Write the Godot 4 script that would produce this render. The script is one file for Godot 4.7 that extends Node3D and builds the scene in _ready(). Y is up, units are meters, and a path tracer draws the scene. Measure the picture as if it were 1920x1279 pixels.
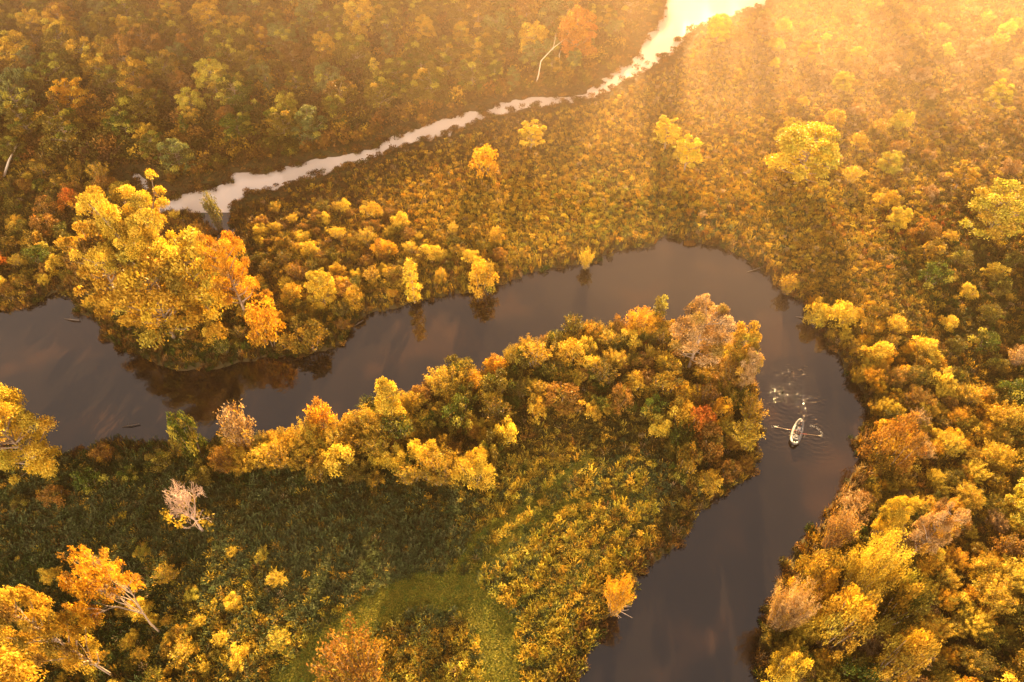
extends Node3D
# A drone's view over a winding river in autumn, low sun ahead, two people in an oared raft.

const EYE_HEIGHT := 90.0
const PITCH := 48.0
const SUN_ELEVATION := 14.0
const SUN_AZIMUTH := 9.5          # degrees to the right of straight ahead

var sp := sin(deg_to_rad(PITCH))
var cp := cos(deg_to_rad(PITCH))
var rng := RandomNumberGenerator.new()
var noise := FastNoiseLite.new()
var fine := FastNoiseLite.new()
var leaf_material: StandardMaterial3D
var grass_material: StandardMaterial3D
var bark_material: StandardMaterial3D
var plain_materials := {}
var taken := {}
var labels := {}
var landmarks := []               # [position, phrase]
var mesh_cache := {}
var leaf_scale := 1.0            # nearer plants have smaller and more leaves per metre
var big_plants := []              # [position, radius] of every plant placed so far

# ---------------------------------------------------------------- survey map
# The river was surveyed from the photograph: (u, v) are its pixel columns and rows, turned into points on the ground.
func ground_at(u: float, v: float, y := 0.0) -> Vector3:
	var a := (u - 960.0) / 1279.0
	var b := (639.5 - v) / 1279.0
	var d := Vector3(a, -sp + b * cp, -cp - b * sp)
	var t := (EYE_HEIGHT - y) / -d.y
	return Vector3(d.x * t, y, d.z * t)

func map_of(p: Vector3) -> Vector2:
	var q := p - Vector3(0, EYE_HEIGHT, 0)
	var depth := -q.y * sp - q.z * cp
	var up := q.y * cp - q.z * sp
	return Vector2(960.0 + q.x / depth * 1279.0, 639.5 - up / depth * 1279.0)

func depth_of(p: Vector3) -> float:
	return -(p.y - EYE_HEIGHT) * sp - p.z * cp

func height_to(p: Vector3, v_top: float) -> float:
	var b := (639.5 - v_top) / 1279.0
	return EYE_HEIGHT + p.z * (sp - b * cp) / (cp + b * sp)

# ---------------------------------------------------------------- names and metas
func numbered(called: String) -> String:
	var n: int = taken.get(called, 0)
	taken[called] = n + 1
	return called if n == 0 else "%s_%03d" % [called, n]

func tag(o: Node, label: String, category: String, group := "") -> Node:
	o.set_meta("label", label)
	o.set_meta("category", category)
	if group:
		o.set_meta("group", group)
	labels[label] = true
	return o

func kind(o: Node, what: String) -> Node:
	o.set_meta("kind", what)
	return o

func thing(called: String, at: Vector3, turn := 0.0) -> Node3D:
	var o := Node3D.new()
	o.name = numbered(called)
	add_child(o)
	o.position = at
	o.rotation.y = turn
	return o

func put(called: String, mesh: Mesh, material: Material, parent: Node = null) -> MeshInstance3D:
	var o := MeshInstance3D.new()
	o.mesh = mesh
	o.material_override = material
	if parent == null:
		o.name = numbered(called)
		add_child(o)
	else:
		o.name = called
		parent.add_child(o, true)
	return o

func lin(r: float, g: float, b: float) -> Color:
	return Color(r, g, b).linear_to_srgb()

func paint(r: float, g: float, b: float, rough := 0.7, metal := 0.0) -> StandardMaterial3D:
	var key := "%.3f %.3f %.3f %.2f %.2f" % [r, g, b, rough, metal]
	if not plain_materials.has(key):
		var m := StandardMaterial3D.new()
		m.albedo_color = lin(r, g, b)
		m.roughness = rough
		m.metallic = metal
		plain_materials[key] = m
	return plain_materials[key]

# ---------------------------------------------------------------- mesh making
class Bag:
	var v := PackedVector3Array()
	var c := PackedColorArray()
	var i := PackedInt32Array()
	var n := PackedVector3Array()
	func leaf(p: Vector3, a: Vector3, b: Vector3, col: Color) -> void:
		var k := v.size()
		v.push_back(p - a)
		v.push_back(p + b)
		v.push_back(p + a)
		v.push_back(p - b)
		c.push_back(col)
		c.push_back(col)
		c.push_back(col)
		c.push_back(col)
		i.push_back(k)
		i.push_back(k + 1)
		i.push_back(k + 2)
		i.push_back(k)
		i.push_back(k + 2)
		i.push_back(k + 3)
	func tri(p: Vector3, q: Vector3, r: Vector3, col: Color) -> void:
		var k := v.size()
		v.push_back(p)
		v.push_back(q)
		v.push_back(r)
		c.push_back(col)
		c.push_back(col)
		c.push_back(col)
		i.push_back(k)
		i.push_back(k + 1)
		i.push_back(k + 2)
	func quad(p: Vector3, q: Vector3, r: Vector3, s: Vector3, col: Color) -> void:
		tri(p, q, r, col)
		tri(p, r, s, col)
	func tube(pts: Array, radii: Array, sides: int, col: Color, closed := false) -> void:
		var first := v.size()
		var count := pts.size()
		for k in count:
			var before: Vector3 = pts[(k - 1 + count) % count] if closed else pts[maxi(k - 1, 0)]
			var after: Vector3 = pts[(k + 1) % count] if closed else pts[mini(k + 1, count - 1)]
			var d: Vector3 = (after - before).normalized()
			var x := d.cross(Vector3(0, 1, 0) if absf(d.y) < 0.9 else Vector3(1, 0, 0)).normalized()
			var y := d.cross(x)
			for s in sides:
				var w := TAU * s / sides
				v.push_back(pts[k] + (x * cos(w) + y * sin(w)) * radii[k])
				c.push_back(col)
		for k in (count if closed else count - 1):
			var k2 := (k + 1) % count
			for s in sides:
				var s2 := (s + 1) % sides
				var a := first + k * sides + s
				var b := first + k * sides + s2
				var e := first + k2 * sides + s
				var f := first + k2 * sides + s2
				i.append_array(PackedInt32Array([a, b, f, a, f, e]))
		if not closed:
			for end in [0, count - 1]:
				var o := v.size()
				v.push_back(pts[end])
				c.push_back(col)
				for s in sides:
					var a := first + int(end) * sides + s
					var b := first + int(end) * sides + (s + 1) % sides
					i.append_array(PackedInt32Array([o, b, a] if end == 0 else [o, a, b]))
	func ball(p: Vector3, r: Vector3, col: Color, rings := 6, sides := 9) -> void:
		var first := v.size()
		for a in rings + 1:
			var t := PI * a / rings
			for s in sides:
				var w := TAU * s / sides
				v.push_back(p + Vector3(sin(t) * cos(w) * r.x, cos(t) * r.y, sin(t) * sin(w) * r.z))
				c.push_back(col)
		for a in rings:
			for s in sides:
				var s2 := (s + 1) % sides
				var q := first + a * sides
				i.append_array(PackedInt32Array([q + s, q + s2, q + sides + s2, q + s, q + sides + s2, q + sides + s]))
	func box(lo: Vector3, hi: Vector3, bevel: float, col: Color) -> void:
		# eight corners cut to three faces each
		var m := (lo + hi) / 2
		var h := (hi - lo) / 2
		for axis in 3:
			for sgn in [-1.0, 1.0]:
				var q := []
				for t in [[-1, -1], [1, -1], [1, 1], [-1, 1]]:
					var p := Vector3()
					p[axis] = h[axis] * sgn
					p[(axis + 1) % 3] = (h[(axis + 1) % 3] - bevel) * t[0]
					p[(axis + 2) % 3] = (h[(axis + 2) % 3] - bevel) * t[1]
					q.append(m + p)
				if sgn < 0:
					quad(q[0], q[1], q[2], q[3], col)
				else:
					quad(q[3], q[2], q[1], q[0], col)
		for axis in 3:
			for s1 in [-1.0, 1.0]:
				for s2 in [-1.0, 1.0]:
					var q := []
					for t in [-1.0, 1.0]:
						var p := Vector3()
						p[axis] = (h[axis] - bevel) * t
						var p2 := p
						p[(axis + 1) % 3] = h[(axis + 1) % 3] * s1
						p[(axis + 2) % 3] = (h[(axis + 2) % 3] - bevel) * s2
						p2[(axis + 1) % 3] = (h[(axis + 1) % 3] - bevel) * s1
						p2[(axis + 2) % 3] = h[(axis + 2) % 3] * s2
						q.append(m + p)
						q.append(m + p2)
					quad(q[0], q[1], q[3], q[2], col)
		for sx in [-1.0, 1.0]:
			for sy in [-1.0, 1.0]:
				for sz in [-1.0, 1.0]:
					var g := Vector3(sx, sy, sz)
					tri(m + g * Vector3(h.x, h.y - bevel, h.z - bevel), m + g * Vector3(h.x - bevel, h.y, h.z - bevel), m + g * Vector3(h.x - bevel, h.y - bevel, h.z), col)
	func mesh(smooth := false) -> ArrayMesh:
		var a := []
		a.resize(Mesh.ARRAY_MAX)
		a[Mesh.ARRAY_VERTEX] = v
		a[Mesh.ARRAY_COLOR] = c
		a[Mesh.ARRAY_INDEX] = i
		if n.size() == v.size() and n.size() > 0:
			a[Mesh.ARRAY_NORMAL] = n
		elif smooth:
			var sum := PackedVector3Array()
			sum.resize(v.size())
			for t in range(0, i.size(), 3):
				var f := (v[i[t + 2]] - v[i[t]]).cross(v[i[t + 1]] - v[i[t]])
				sum[i[t]] += f
				sum[i[t + 1]] += f
				sum[i[t + 2]] += f
			for k in sum.size():
				sum[k] = sum[k].normalized() if sum[k].length() > 1e-12 else Vector3.UP
			a[Mesh.ARRAY_NORMAL] = sum
		var out := ArrayMesh.new()
		out.add_surface_from_arrays(Mesh.PRIMITIVE_TRIANGLES, a)
		return out

func unit() -> Vector3:
	var z := rng.randf_range(-1, 1)
	var w := rng.randf() * TAU
	var r := sqrt(1.0 - z * z)
	return Vector3(r * cos(w), z, r * sin(w))

# ---------------------------------------------------------------- leaf colours (linear base colours)
var palettes := {
	"yellow": [Color(.62, .43, .035), Color(.52, .37, .04), Color(.70, .50, .06), Color(.40, .31, .04)],
	"golden": [Color(.50, .29, .028), Color(.38, .23, .026), Color(.58, .36, .04), Color(.20, .145, .025)],
	"orange": [Color(.60, .31, .018), Color(.64, .38, .025), Color(.46, .21, .015)],
	"red": [Color(.48, .14, .025), Color(.38, .10, .02), Color(.55, .22, .03)],
	"russet": [Color(.27, .125, .025), Color(.34, .175, .035), Color(.19, .10, .025)],
	"olive": [Color(.125, .10, .018), Color(.085, .072, .014), Color(.17, .128, .024), Color(.06, .052, .011)],
	"green": [Color(.052, .085, .012), Color(.075, .11, .016), Color(.036, .058, .01)],
	"straw": [Color(.42, .28, .13), Color(.34, .22, .10), Color(.48, .34, .18)],
	"lime": [Color(.38, .34, .04), Color(.30, .28, .035), Color(.46, .40, .06)],
	"copper": [Color(.50, .20, .04), Color(.43, .15, .03), Color(.55, .26, .05)],
	"brown": [Color(.13, .07, .025), Color(.17, .095, .03), Color(.09, .05, .02)],
	"sage": [Color(.125, .155, .055), Color(.095, .125, .042), Color(.17, .19, .075)],
}

const COMPANIONS := {"yellow": ["golden", "lime", "olive"], "golden": ["olive", "yellow", "brown", "lime"], "orange": ["golden", "russet", "yellow"], "red": ["orange", "russet", "golden"], "russet": ["brown", "golden", "olive"], "olive": ["green", "golden", "brown", "lime"], "green": ["olive", "olive", "lime"], "straw": ["russet", "golden", "brown"], "lime": ["yellow", "olive", "golden"], "brown": ["russet", "olive"], "copper": ["russet", "orange"], "sage": ["olive", "brown", "lime"]}

func mixed(colour: String) -> Array:
	# mostly its own colours, a third from those that grow beside them
	var out: Array = palettes[colour] + palettes[colour]
	for k in (2 if colour in ["yellow", "orange", "red"] else 4):
		var other: Array = palettes[COMPANIONS[colour][rng.randi() % COMPANIONS[colour].size()]]
		out = out + [other[rng.randi() % other.size()]]
	return out

func leaf_color(pal: Array) -> Color:
	var c: Color = pal[rng.randi() % pal.size()]
	var k := rng.randf_range(0.46, 0.80)
	return Color(c.r * k, c.g * k * rng.randf_range(0.92, 1.08), c.b * k)

func clump(bag: Bag, p: Vector3, r: Vector3, count: int, size: float, pal: Array, low := -0.5) -> void:
	# one leafy branch end: leaves through its outer half, none hanging below LOW
	var hue: Color = pal[rng.randi() % pal.size()]
	for k in int(count / leaf_scale / leaf_scale):
		var d := unit()
		if d.y < low:
			d.y = -d.y
		var c := leaf_color(pal).lerp(hue, 0.62)
		var q := p + d * r * pow(rng.randf(), 0.42) * rng.randf_range(0.85, 1.13)
		var a := (unit() + d * 0.2).normalized()
		var b := a.cross(unit()).normalized()
		var s := size * leaf_scale * rng.randf_range(0.65, 1.35)
		bag.leaf(q, a * s * 0.62, b * s * 0.36, c)

func limb(bag: Bag, from: Vector3, to: Vector3, r: float, sides := 5) -> void:
	var mid := from.lerp(to, 0.5) + unit() * from.distance_to(to) * 0.09 - Vector3(0, from.distance_to(to) * 0.05, 0)
	bag.tube([from, mid, to], [r, r * 0.68, r * 0.25], sides, Color.WHITE)

# ---------------------------------------------------------------- plants: every form is made in real size and then scaled a little
func tree_meshes(form: String, colour: String, variant: int) -> Array:
	var key := "%s %s %d" % [form, colour, variant]
	if mesh_cache.has(key):
		return mesh_cache[key]
	rng.seed = hash(key)
	leaf_scale = .62 if variant >= 10 else 1.0
	var pal: Array = mixed(colour)
	var wood := Bag.new()
	var leaves := Bag.new()
	match form:
		"round", "open", "tall":      # ten metres high, eight wide
			var wide: float = {"round": 4.3, "open": 4.2, "tall": 3.0}[form]
			var start: float = {"round": 1.6, "open": 3.0, "tall": 2.4}[form]
			var bend := Vector3(rng.randf_range(-.5, .5), 0, rng.randf_range(-.5, .5))
			wood.tube([Vector3(0, -.4, 0), Vector3(0, .3, 0), bend * .5 + Vector3(0, 2.5, 0), bend + Vector3(0, 5, 0), bend * 1.2 + Vector3(0, 7.6, 0)], [.34, .25, .2, .14, .05], 7, Color.WHITE)
			var n: int = {"round": 46, "open": 34, "tall": 34}[form]
			for k in n:
				var t := (k + .5) / n
				var y := lerpf(start, 9.1, pow(t, 0.85))
				var e := (y - start) / (9.6 - start)
				var reach := wide * sqrt(maxf(0.02, 1.0 - pow(absf(e - .36) / .68, 2.2))) * rng.randf_range(.55, .98)
				if form == "round" and e < .2:
					reach *= 1.05
				var w := k * 2.4 + rng.randf_range(-.5, .5)
				var p := bend * (y / 8.0) + Vector3(cos(w) * reach, y, sin(w) * reach)
				var from := bend * (y / 8.0) + Vector3(0, maxf(1.2, y - reach * .55), 0)
				limb(wood, from, p, .045 + .012 * reach, 4)
				var r := rng.randf_range(.75, 1.35) * (1.0 if form != "open" else .9)
				clump(leaves, p, Vector3(r, r * .72, r), int(175 * r * r), .27, pal, -.35)
				if k % 2 == 0:
					var p2 := p.lerp(from, .45) + unit() * .4
					clump(leaves, p2, Vector3(1.1, .8, 1.1), 90, .28, pal, -.6)
		"column":                     # nine metres high, three wide
			wood.tube([Vector3(0, -.4, 0), Vector3(0, .4, 0), Vector3(.1, 4, 0), Vector3(0, 8.2, .1)], [.2, .16, .1, .03], 6, Color.WHITE)
			for k in 24:
				var y := lerpf(1.0, 8.5, k / 23.0)
				var reach := 1.25 * sqrt(maxf(.05, 1.0 - pow((y - 3.4) / 5.6, 2))) * rng.randf_range(.4, 1.0)
				var w := k * 2.4
				var p := Vector3(cos(w) * reach, y, sin(w) * reach)
				limb(wood, Vector3(0, y - .5, 0), p, .04, 4)
				clump(leaves, p, Vector3(.75, .75, .75), 100, .23, pal)
		"cone":                       # twelve metres high, narrow point
			wood.tube([Vector3(0, -.4, 0), Vector3(0, 6, 0), Vector3(0, 11.6, 0)], [.25, .14, .02], 6, Color.WHITE)
			for k in 54:
				var y := lerpf(.9, 11.3, pow(k / 53.0, .9))
				var reach := 2.4 * (1.0 - y / 12.2) * rng.randf_range(.7, 1.05)
				var w := k * 2.4
				var p := Vector3(cos(w) * reach, y, sin(w) * reach)
				limb(wood, Vector3(0, y + .2, 0), p, .035, 4)
				clump(leaves, p, Vector3(.7, .4, .7), 60, .3, pal)
				clump(leaves, p * Vector3(.5, 1, .5), Vector3(.7, .5, .7), 35, .3, pal)
		"shrub":                      # a round bush three metres high, four wide, leafy to the ground
			for k in 7:
				var w := k * TAU / 7 + rng.randf_range(-.3, .3)
				limb(wood, Vector3(cos(w) * .2, -.2, sin(w) * .2), Vector3(cos(w) * 1.2, rng.randf_range(1.6, 2.4), sin(w) * 1.2), .06, 4)
			for k in 22:
				var t := (k + .5) / 22.0
				var y := lerpf(.45, 2.45, t)
				var reach := 1.62 * sqrt(maxf(.03, 1.0 - pow(y / 2.75, 2.4))) * rng.randf_range(.5, 1.22)
				var w := k * 2.4 + rng.randf_range(-.4, .4)
				var r := rng.randf_range(.42, .75)
				clump(leaves, Vector3(cos(w) * reach, y, sin(w) * reach), Vector3(r, r * .8, r), int(250 * r * r) + 16, .17, pal, -.6)
			clump(leaves, Vector3(0, 1.1, 0), Vector3(1.3, 1.1, 1.3), 260, .21, pal)
		"spray":                      # a willow-like bush of upright whips, four metres high
			for k in 30:
				var w := k * 2.4
				var lean := sqrt(k / 30.0) * 1.9
				var tip := Vector3(cos(w) * lean, rng.randf_range(2.9, 4.1) - lean * .55, sin(w) * lean)
				var foot := Vector3(cos(w), 0, sin(w)) * lean * .25
				var mid := foot.lerp(tip, .55) + Vector3(0, .35, 0)
				wood.tube([foot - Vector3(0, .2, 0), mid, tip], [.04, .028, .008], 3, Color.WHITE)
				var hue: Color = pal[rng.randi() % pal.size()]
				for j in int(70 / leaf_scale / leaf_scale):
					var t := pow(rng.randf(), .7)
					var q := foot.lerp(mid, t * 2.0) if t < .5 else mid.lerp(tip, t * 2.0 - 1.0)
					q += unit() * rng.randf_range(.05, .42)
					q.y = maxf(q.y, .1)
					var a := (unit() + Vector3(cos(w) * .5, .6, sin(w) * .5)).normalized()
					var s := rng.randf_range(.11, .24) * leaf_scale
					leaves.leaf(q, a * s * .66, a.cross(unit()).normalized() * s * .32, leaf_color(pal).lerp(hue, .4))
		"great":                      # a broad old tree, twenty metres high and as wide, limbs showing between its clumps
			var fork := Vector3(.4, 5.0, 0)
			wood.tube([Vector3(0, -.5, 0), Vector3(.1, 1, 0), fork], [.8, .55, .48], 9, Color.WHITE)
			for k in 9:
				var w := k * TAU / 9 + rng.randf_range(-.25, .25)
				var reach := rng.randf_range(4.5, 8.2) if k < 7 else 2.0
				var knee := fork + Vector3(cos(w) * reach * .45, rng.randf_range(3.0, 5.0), sin(w) * reach * .45)
				var end := fork + Vector3(cos(w) * reach, (rng.randf_range(8.6, 11.4) if k < 7 else 9.5) - reach * .35, sin(w) * reach)
				wood.tube([fork, knee, end], [.3, .2, .06], 6, Color.WHITE)
				for j in 13:
					var from := knee.lerp(end, j / 12.0)
					var p := from + unit() * rng.randf_range(.9, 2.4) + Vector3(0, .5, 0)
					wood.tube([from, p], [.06, .015], 4, Color.WHITE)
					var r := rng.randf_range(.8, 1.35)
					clump(leaves, p, Vector3(r, r * .75, r), int(150 * r * r), .3, pal, -.5)
		"thicket":                    # many stems in a broad clump, seven metres high
			for k in 64:
				var w := k * 2.4
				var out := sqrt(k / 64.0) * 2.6
				var foot := Vector3(cos(w), 0, sin(w)) * out * .55
				var tip := Vector3(cos(w) * out * 1.25, rng.randf_range(4.6, 6.6) - out * .8, sin(w) * out * 1.25) + unit() * .5
				var mid := foot.lerp(tip, .55) + Vector3(0, .4, 0)
				wood.tube([foot - Vector3(0, .2, 0), mid, tip], [.06, .04, .008], 3, Color.WHITE)
				var hue: Color = pal[rng.randi() % pal.size()]
				for j in 7:
					var q := mid.lerp(tip, (j - 2) / 3.2) if j > 1 else foot.lerp(mid, .3 + .4 * j)
					var r := rng.randf_range(.35, .65)
					for m in int(22 / leaf_scale / leaf_scale):
						var e := q + unit() * r * rng.randf_range(.3, 1.1)
						var a := (unit() + Vector3(0, .5, 0)).normalized()
						var s := rng.randf_range(.12, .27) * leaf_scale
						leaves.leaf(e, a * s * .66, a.cross(unit()).normalized() * s * .32, leaf_color(pal).lerp(hue, .4))
		"half_bare":                  # an open tree that has dropped half of its leaves
			branch(wood, leaves, Vector3(0, -.4, 0), Vector3(.1, 1, .05), 3.4, .2, 0, 5, pal, .55)
		"bare":                       # twigs only, with a skirt of leaves
			branch(wood, leaves, Vector3(0, -.4, 0), Vector3(0, 1, 0), 2.1, .19, 0, 6, pal, .0)
			for k in 12:
				var w := rng.randf() * TAU
				var reach := rng.randf_range(.6, 3.0)
				clump(leaves, Vector3(cos(w) * reach, rng.randf_range(.8, 2.6), sin(w) * reach), Vector3(.6, .5, .6), 45, .24, pal)
	var out := [wood.mesh() if wood.v.size() else null, leaves.mesh() if leaves.v.size() else null]
	mesh_cache[key] = out
	return out

func branch(wood: Bag, leaves: Bag, from: Vector3, d: Vector3, length: float, r: float, level: int, most: int, pal: Array, leafy: float) -> void:
	d = d.normalized()
	var mid := from + d * length * .5 + unit() * length * .07
	var to := from + d * length + unit() * length * .08
	wood.tube([from, mid, to], [r, r * .82, r * .6], 6 if level < 2 else 3, Color.WHITE)
	if level >= 3 and leafy > 0 and rng.randf() < leafy:
		clump(leaves, to, Vector3(.55, .45, .55), 20, .28, pal)
	if level == most:
		return
	for k in (4 if level == 0 else 3):
		var side := d.cross(unit()).normalized()
		var spread := rng.randf_range(.5, .95)
		branch(wood, leaves, to if k < 2 or level == 0 else mid, d * cos(spread) + side * sin(spread) + Vector3(0, .14, 0), length * rng.randf_range(.62, .8), maxf(.014, r * .6), level + 1, most, pal, leafy)

func plant(called: String, form: String, colour: String, variant: int, at: Vector3, size: Vector3, label: String, category: String, group := "") -> Node3D:
	var o := thing(called, at)
	var m := tree_meshes(form, colour, variant)
	var turn := fposmod(at.x * 12.9898 + at.z * 78.233, TAU)
	for k in 2:
		if m[k] != null:
			var part := put(["trunk", "crown"][k] if category == "tree" else ["stems", "foliage"][k], m[k], [paint(.42, .31, .24, .9) if form == "bare" else bark_material, leaf_material][k], o)
			part.transform = Transform3D(Basis.from_scale(size) * Basis(Vector3.UP, turn), Vector3.ZERO)
	tag(o, label, category, group)
	big_plants.append([at, maxf(size.x, size.z)])
	return o

const FORM_SIZE := {"round": [9.9, 9.4], "open": [9.9, 9.2], "tall": [9.9, 7.0], "column": [9.1, 3.6], "cone": [11.8, 5.0], "shrub": [3.1, 4.2], "spray": [4.0, 4.4], "great": [16.2, 17.5], "thicket": [6.3, 6.8], "half_bare": [11.5, 9.5], "bare": [7.5, 6.5]}

func landmark(called: String, form: String, colour: String, variant: int, u: float, v: float, v_top: float, w: float, label: String, phrase := "") -> Node3D:
	# U, V: its foot on the survey map; V_TOP: the row its top reaches; W: its width in pixels
	var p := ground_at(u, v)
	p.y = height(p.x, p.z) - .1
	var h := height_to(p, v_top) - p.y
	var wide := w * depth_of(p + Vector3(0, h * .6, 0)) / 1279.0
	var s := Vector3(wide / FORM_SIZE[form][1], h / FORM_SIZE[form][0], wide / FORM_SIZE[form][1])
	var category := "shrub" if called.contains("shrub") or called.contains("bush") else "tree"
	var o := plant(called, form, colour, variant, p, s, label, category)
	big_plants[-1][1] = wide * .5
	if phrase:
		landmarks.append([p, phrase])
	return o

func place_words(p: Vector3, skip: int) -> String:
	var near := landmarks.duplicate()
	near.sort_custom(func(a, b): return p.distance_squared_to(a[0]) < p.distance_squared_to(b[0]))
	if skip >= near.size():
		return ""
	var q := map_of(p) - map_of(near[skip][0])
	q.y *= 1.3
	var side := "left of" if q.x < 0 else "right of"
	var far := "behind" if q.y < 0 else "in front of"
	var how: String = far if absf(q.x) < absf(q.y) * .45 else side if absf(q.y) < absf(q.x) * .45 else {"left of": {"behind": "behind and left of", "in front of": "in front and left of"}, "right of": {"behind": "behind and right of", "in front of": "in front and right of"}}[side][far]
	return how + " " + near[skip][1]

func auto_label(p: Vector3, words: String, zone: String) -> String:
	for skip in landmarks.size():
		var l := "%s %s, %s" % [words, zone, place_words(p, skip)]
		if l.split(" ").size() > 16:
			l = "%s %s" % [words, place_words(p, skip)]
		if not labels.has(l) and l.split(" ").size() <= 16:
			return l
	return words + " " + zone

# ---------------------------------------------------------------- ground and water
const GX0 := -190.0
const GZ0 := -262.0
const CELL := 0.75
var gw := int(380 / CELL)
var gh := int(280 / CELL)
var shore := PackedFloat32Array()      # metres to the waterline: above 0 on land, below in water

func polygon(flat: Array) -> PackedVector2Array:
	var out := PackedVector2Array()
	for k in range(0, flat.size(), 2):
		var p := ground_at(flat[k], flat[k + 1])
		out.push_back(Vector2(p.x, p.z))
	return out

func survey() -> void:
	var waters := [
		polygon([-420, 640, -120, 596, -40, 590, 0, 578, 40, 574, 62, 570, 84, 556, 112, 546, 134, 562, 150, 590, 188, 606, 200, 640, 255, 664, 325, 694, 420, 690, 462, 676, 540, 668, 610, 658, 640, 644, 660, 608, 690, 590, 760, 572, 830, 556, 900, 546, 960, 526, 1000, 508, 1060, 501, 1110, 490, 1160, 469, 1214, 463, 1245, 443, 1290, 455, 1350, 462, 1402, 487, 1440, 512, 1468, 552, 1502, 562, 1540, 604, 1560, 646, 1590, 702, 1622, 745, 1632, 785, 1602, 830, 1612, 870, 1592, 905, 1562, 945, 1530, 990, 1490, 1030, 1466, 1070, 1452, 1120, 1425, 1190, 1412, 1240, 1424, 1290, 1420, 1700, 1010, 1700, 1070, 1290, 1108, 1232, 1116, 1182, 1142, 1154, 1180, 1132, 1188, 1092, 1216, 1062, 1262, 1032, 1290, 994, 1304, 962, 1350, 934, 1392, 902, 1416, 872, 1420, 800, 1416, 740, 1404, 695, 1368, 658, 1300, 636, 1230, 618, 1160, 612, 1080, 626, 1000, 656, 930, 684, 860, 712, 800, 740, 745, 758, 690, 780, 620, 812, 540, 820, 460, 826, 390, 836, 330, 828, 220, 826, 170, 842, 60, 858, -420, 890]),
		polygon([1262, -90, 1250, 0, 1238, 34, 1208, 74, 1190, 112, 1150, 132, 1112, 164, 1085, 180, 1040, 181, 1000, 184, 940, 190, 920, 204, 860, 214, 800, 234, 740, 254, 690, 280, 620, 294, 560, 304, 500, 324, 436, 324, 424, 344, 370, 358, 320, 372, 284, 376, 276, 350, 256, 322, 246, 328, 262, 356, 262, 385, 300, 400, 370, 402, 400, 430, 420, 478, 446, 470, 444, 430, 424, 396, 441, 376, 475, 361, 521, 351, 581, 335, 641, 316, 702, 298, 763, 272, 823, 258, 883, 236, 933, 214, 1003, 202, 1063, 193, 1115, 184, 1165, 156, 1205, 138, 1265, 98, 1293, 64, 1333, 42, 1393, 22, 1435, 10, 1500, -90]),
	]
	shore.resize(gw * gh)
	shore.fill(99.0)
	var inside := PackedByteArray()
	inside.resize(gw * gh)
	for poly: PackedVector2Array in waters:
		for row in gh:
			var z := GZ0 + row * CELL
			var cuts := []
			for k in poly.size():
				var a := poly[k]
				var b := poly[(k + 1) % poly.size()]
				if (a.y > z) != (b.y > z):
					cuts.append(a.x + (z - a.y) / (b.y - a.y) * (b.x - a.x))
			cuts.sort()
			for k in range(0, cuts.size() - 1, 2):
				for col in range(maxi(0, ceili((cuts[k] - GX0) / CELL)), mini(gw, floori((cuts[k + 1] - GX0) / CELL) + 1)):
					inside[row * gw + col] = 1
	var dist := [PackedFloat32Array(), PackedFloat32Array()]
	for side in 2:
		var d: PackedFloat32Array = dist[side]
		d.resize(gw * gh)
		for k in gw * gh:
			d[k] = 0.0 if inside[k] == side else 999.0
		var e := CELL * 1.414
		for row in gh:
			for col in gw:
				var k := row * gw + col
				var m := d[k]
				if col > 0: m = minf(m, d[k - 1] + CELL)
				if row > 0:
					m = minf(m, d[k - gw] + CELL)
					if col > 0: m = minf(m, d[k - gw - 1] + e)
					if col < gw - 1: m = minf(m, d[k - gw + 1] + e)
				d[k] = m
		for row in range(gh - 1, -1, -1):
			for col in range(gw - 1, -1, -1):
				var k := row * gw + col
				var m := d[k]
				if col < gw - 1: m = minf(m, d[k + 1] + CELL)
				if row < gh - 1:
					m = minf(m, d[k + gw] + CELL)
					if col < gw - 1: m = minf(m, d[k + gw + 1] + e)
					if col > 0: m = minf(m, d[k + gw - 1] + e)
				d[k] = m
		dist[side] = d
	for k in gw * gh:
		shore[k] = dist[1][k] - dist[0][k]

func shore_at(x: float, z: float) -> float:
	var fx := (x - GX0) / CELL
	var fz := (z - GZ0) / CELL
	if fx < 0 or fz < 0 or fx >= gw - 1 or fz >= gh - 1:
		return 40.0
	var c := int(fx)
	var r := int(fz)
	fx -= c
	fz -= r
	var k := r * gw + c
	var d := lerpf(lerpf(shore[k], shore[k + 1], fx), lerpf(shore[k + gw], shore[k + gw + 1], fx), fz)
	return d + fine.get_noise_2d(x * 4.0, z * 4.0) * (0.9 if z > -115.0 else 1.9)

func hill(x: float, z: float) -> float:
	# the wooded ridge beyond the forest, whose shade lies over it
	var along := smoothstep(210.0, 175.0, x)
	var up := smoothstep(-320.0, -450.0, z)
	var crest := lerpf(lerpf(72.0, 66.0, smoothstep(-40.0, 40.0, x)), 48.0, smoothstep(50.0, 60.0, x)) + 4.0 * noise.get_noise_2d(x * 1.2, z * .2)
	return along * up * crest

func height(x: float, z: float) -> float:
	var d := shore_at(x, z)
	if d < 0:
		return -1.4 * smoothstep(0.0, 5.0, -d) - .06
	return .75 * smoothstep(-.3, 2.6, d) - .06 + (noise.get_noise_2d(x * 2.0, z * 2.0) * .5 + .15) * clampf(d / 8.0, 0, 1) + hill(x, z)

func spaced(lo: float, hi: float, step: float, out: float) -> PackedFloat32Array:
	var a := PackedFloat32Array()
	var g := step
	var x := lo
	var before := []
	while x > -out:
		g *= 1.14
		x -= g
		before.push_front(x)
	for k in before:
		a.push_back(k)
	x = lo
	while x <= hi:
		a.push_back(x)
		x += step
	g = step
	while x < out:
		a.push_back(x)
		g *= 1.14
		x += g
	return a

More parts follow.
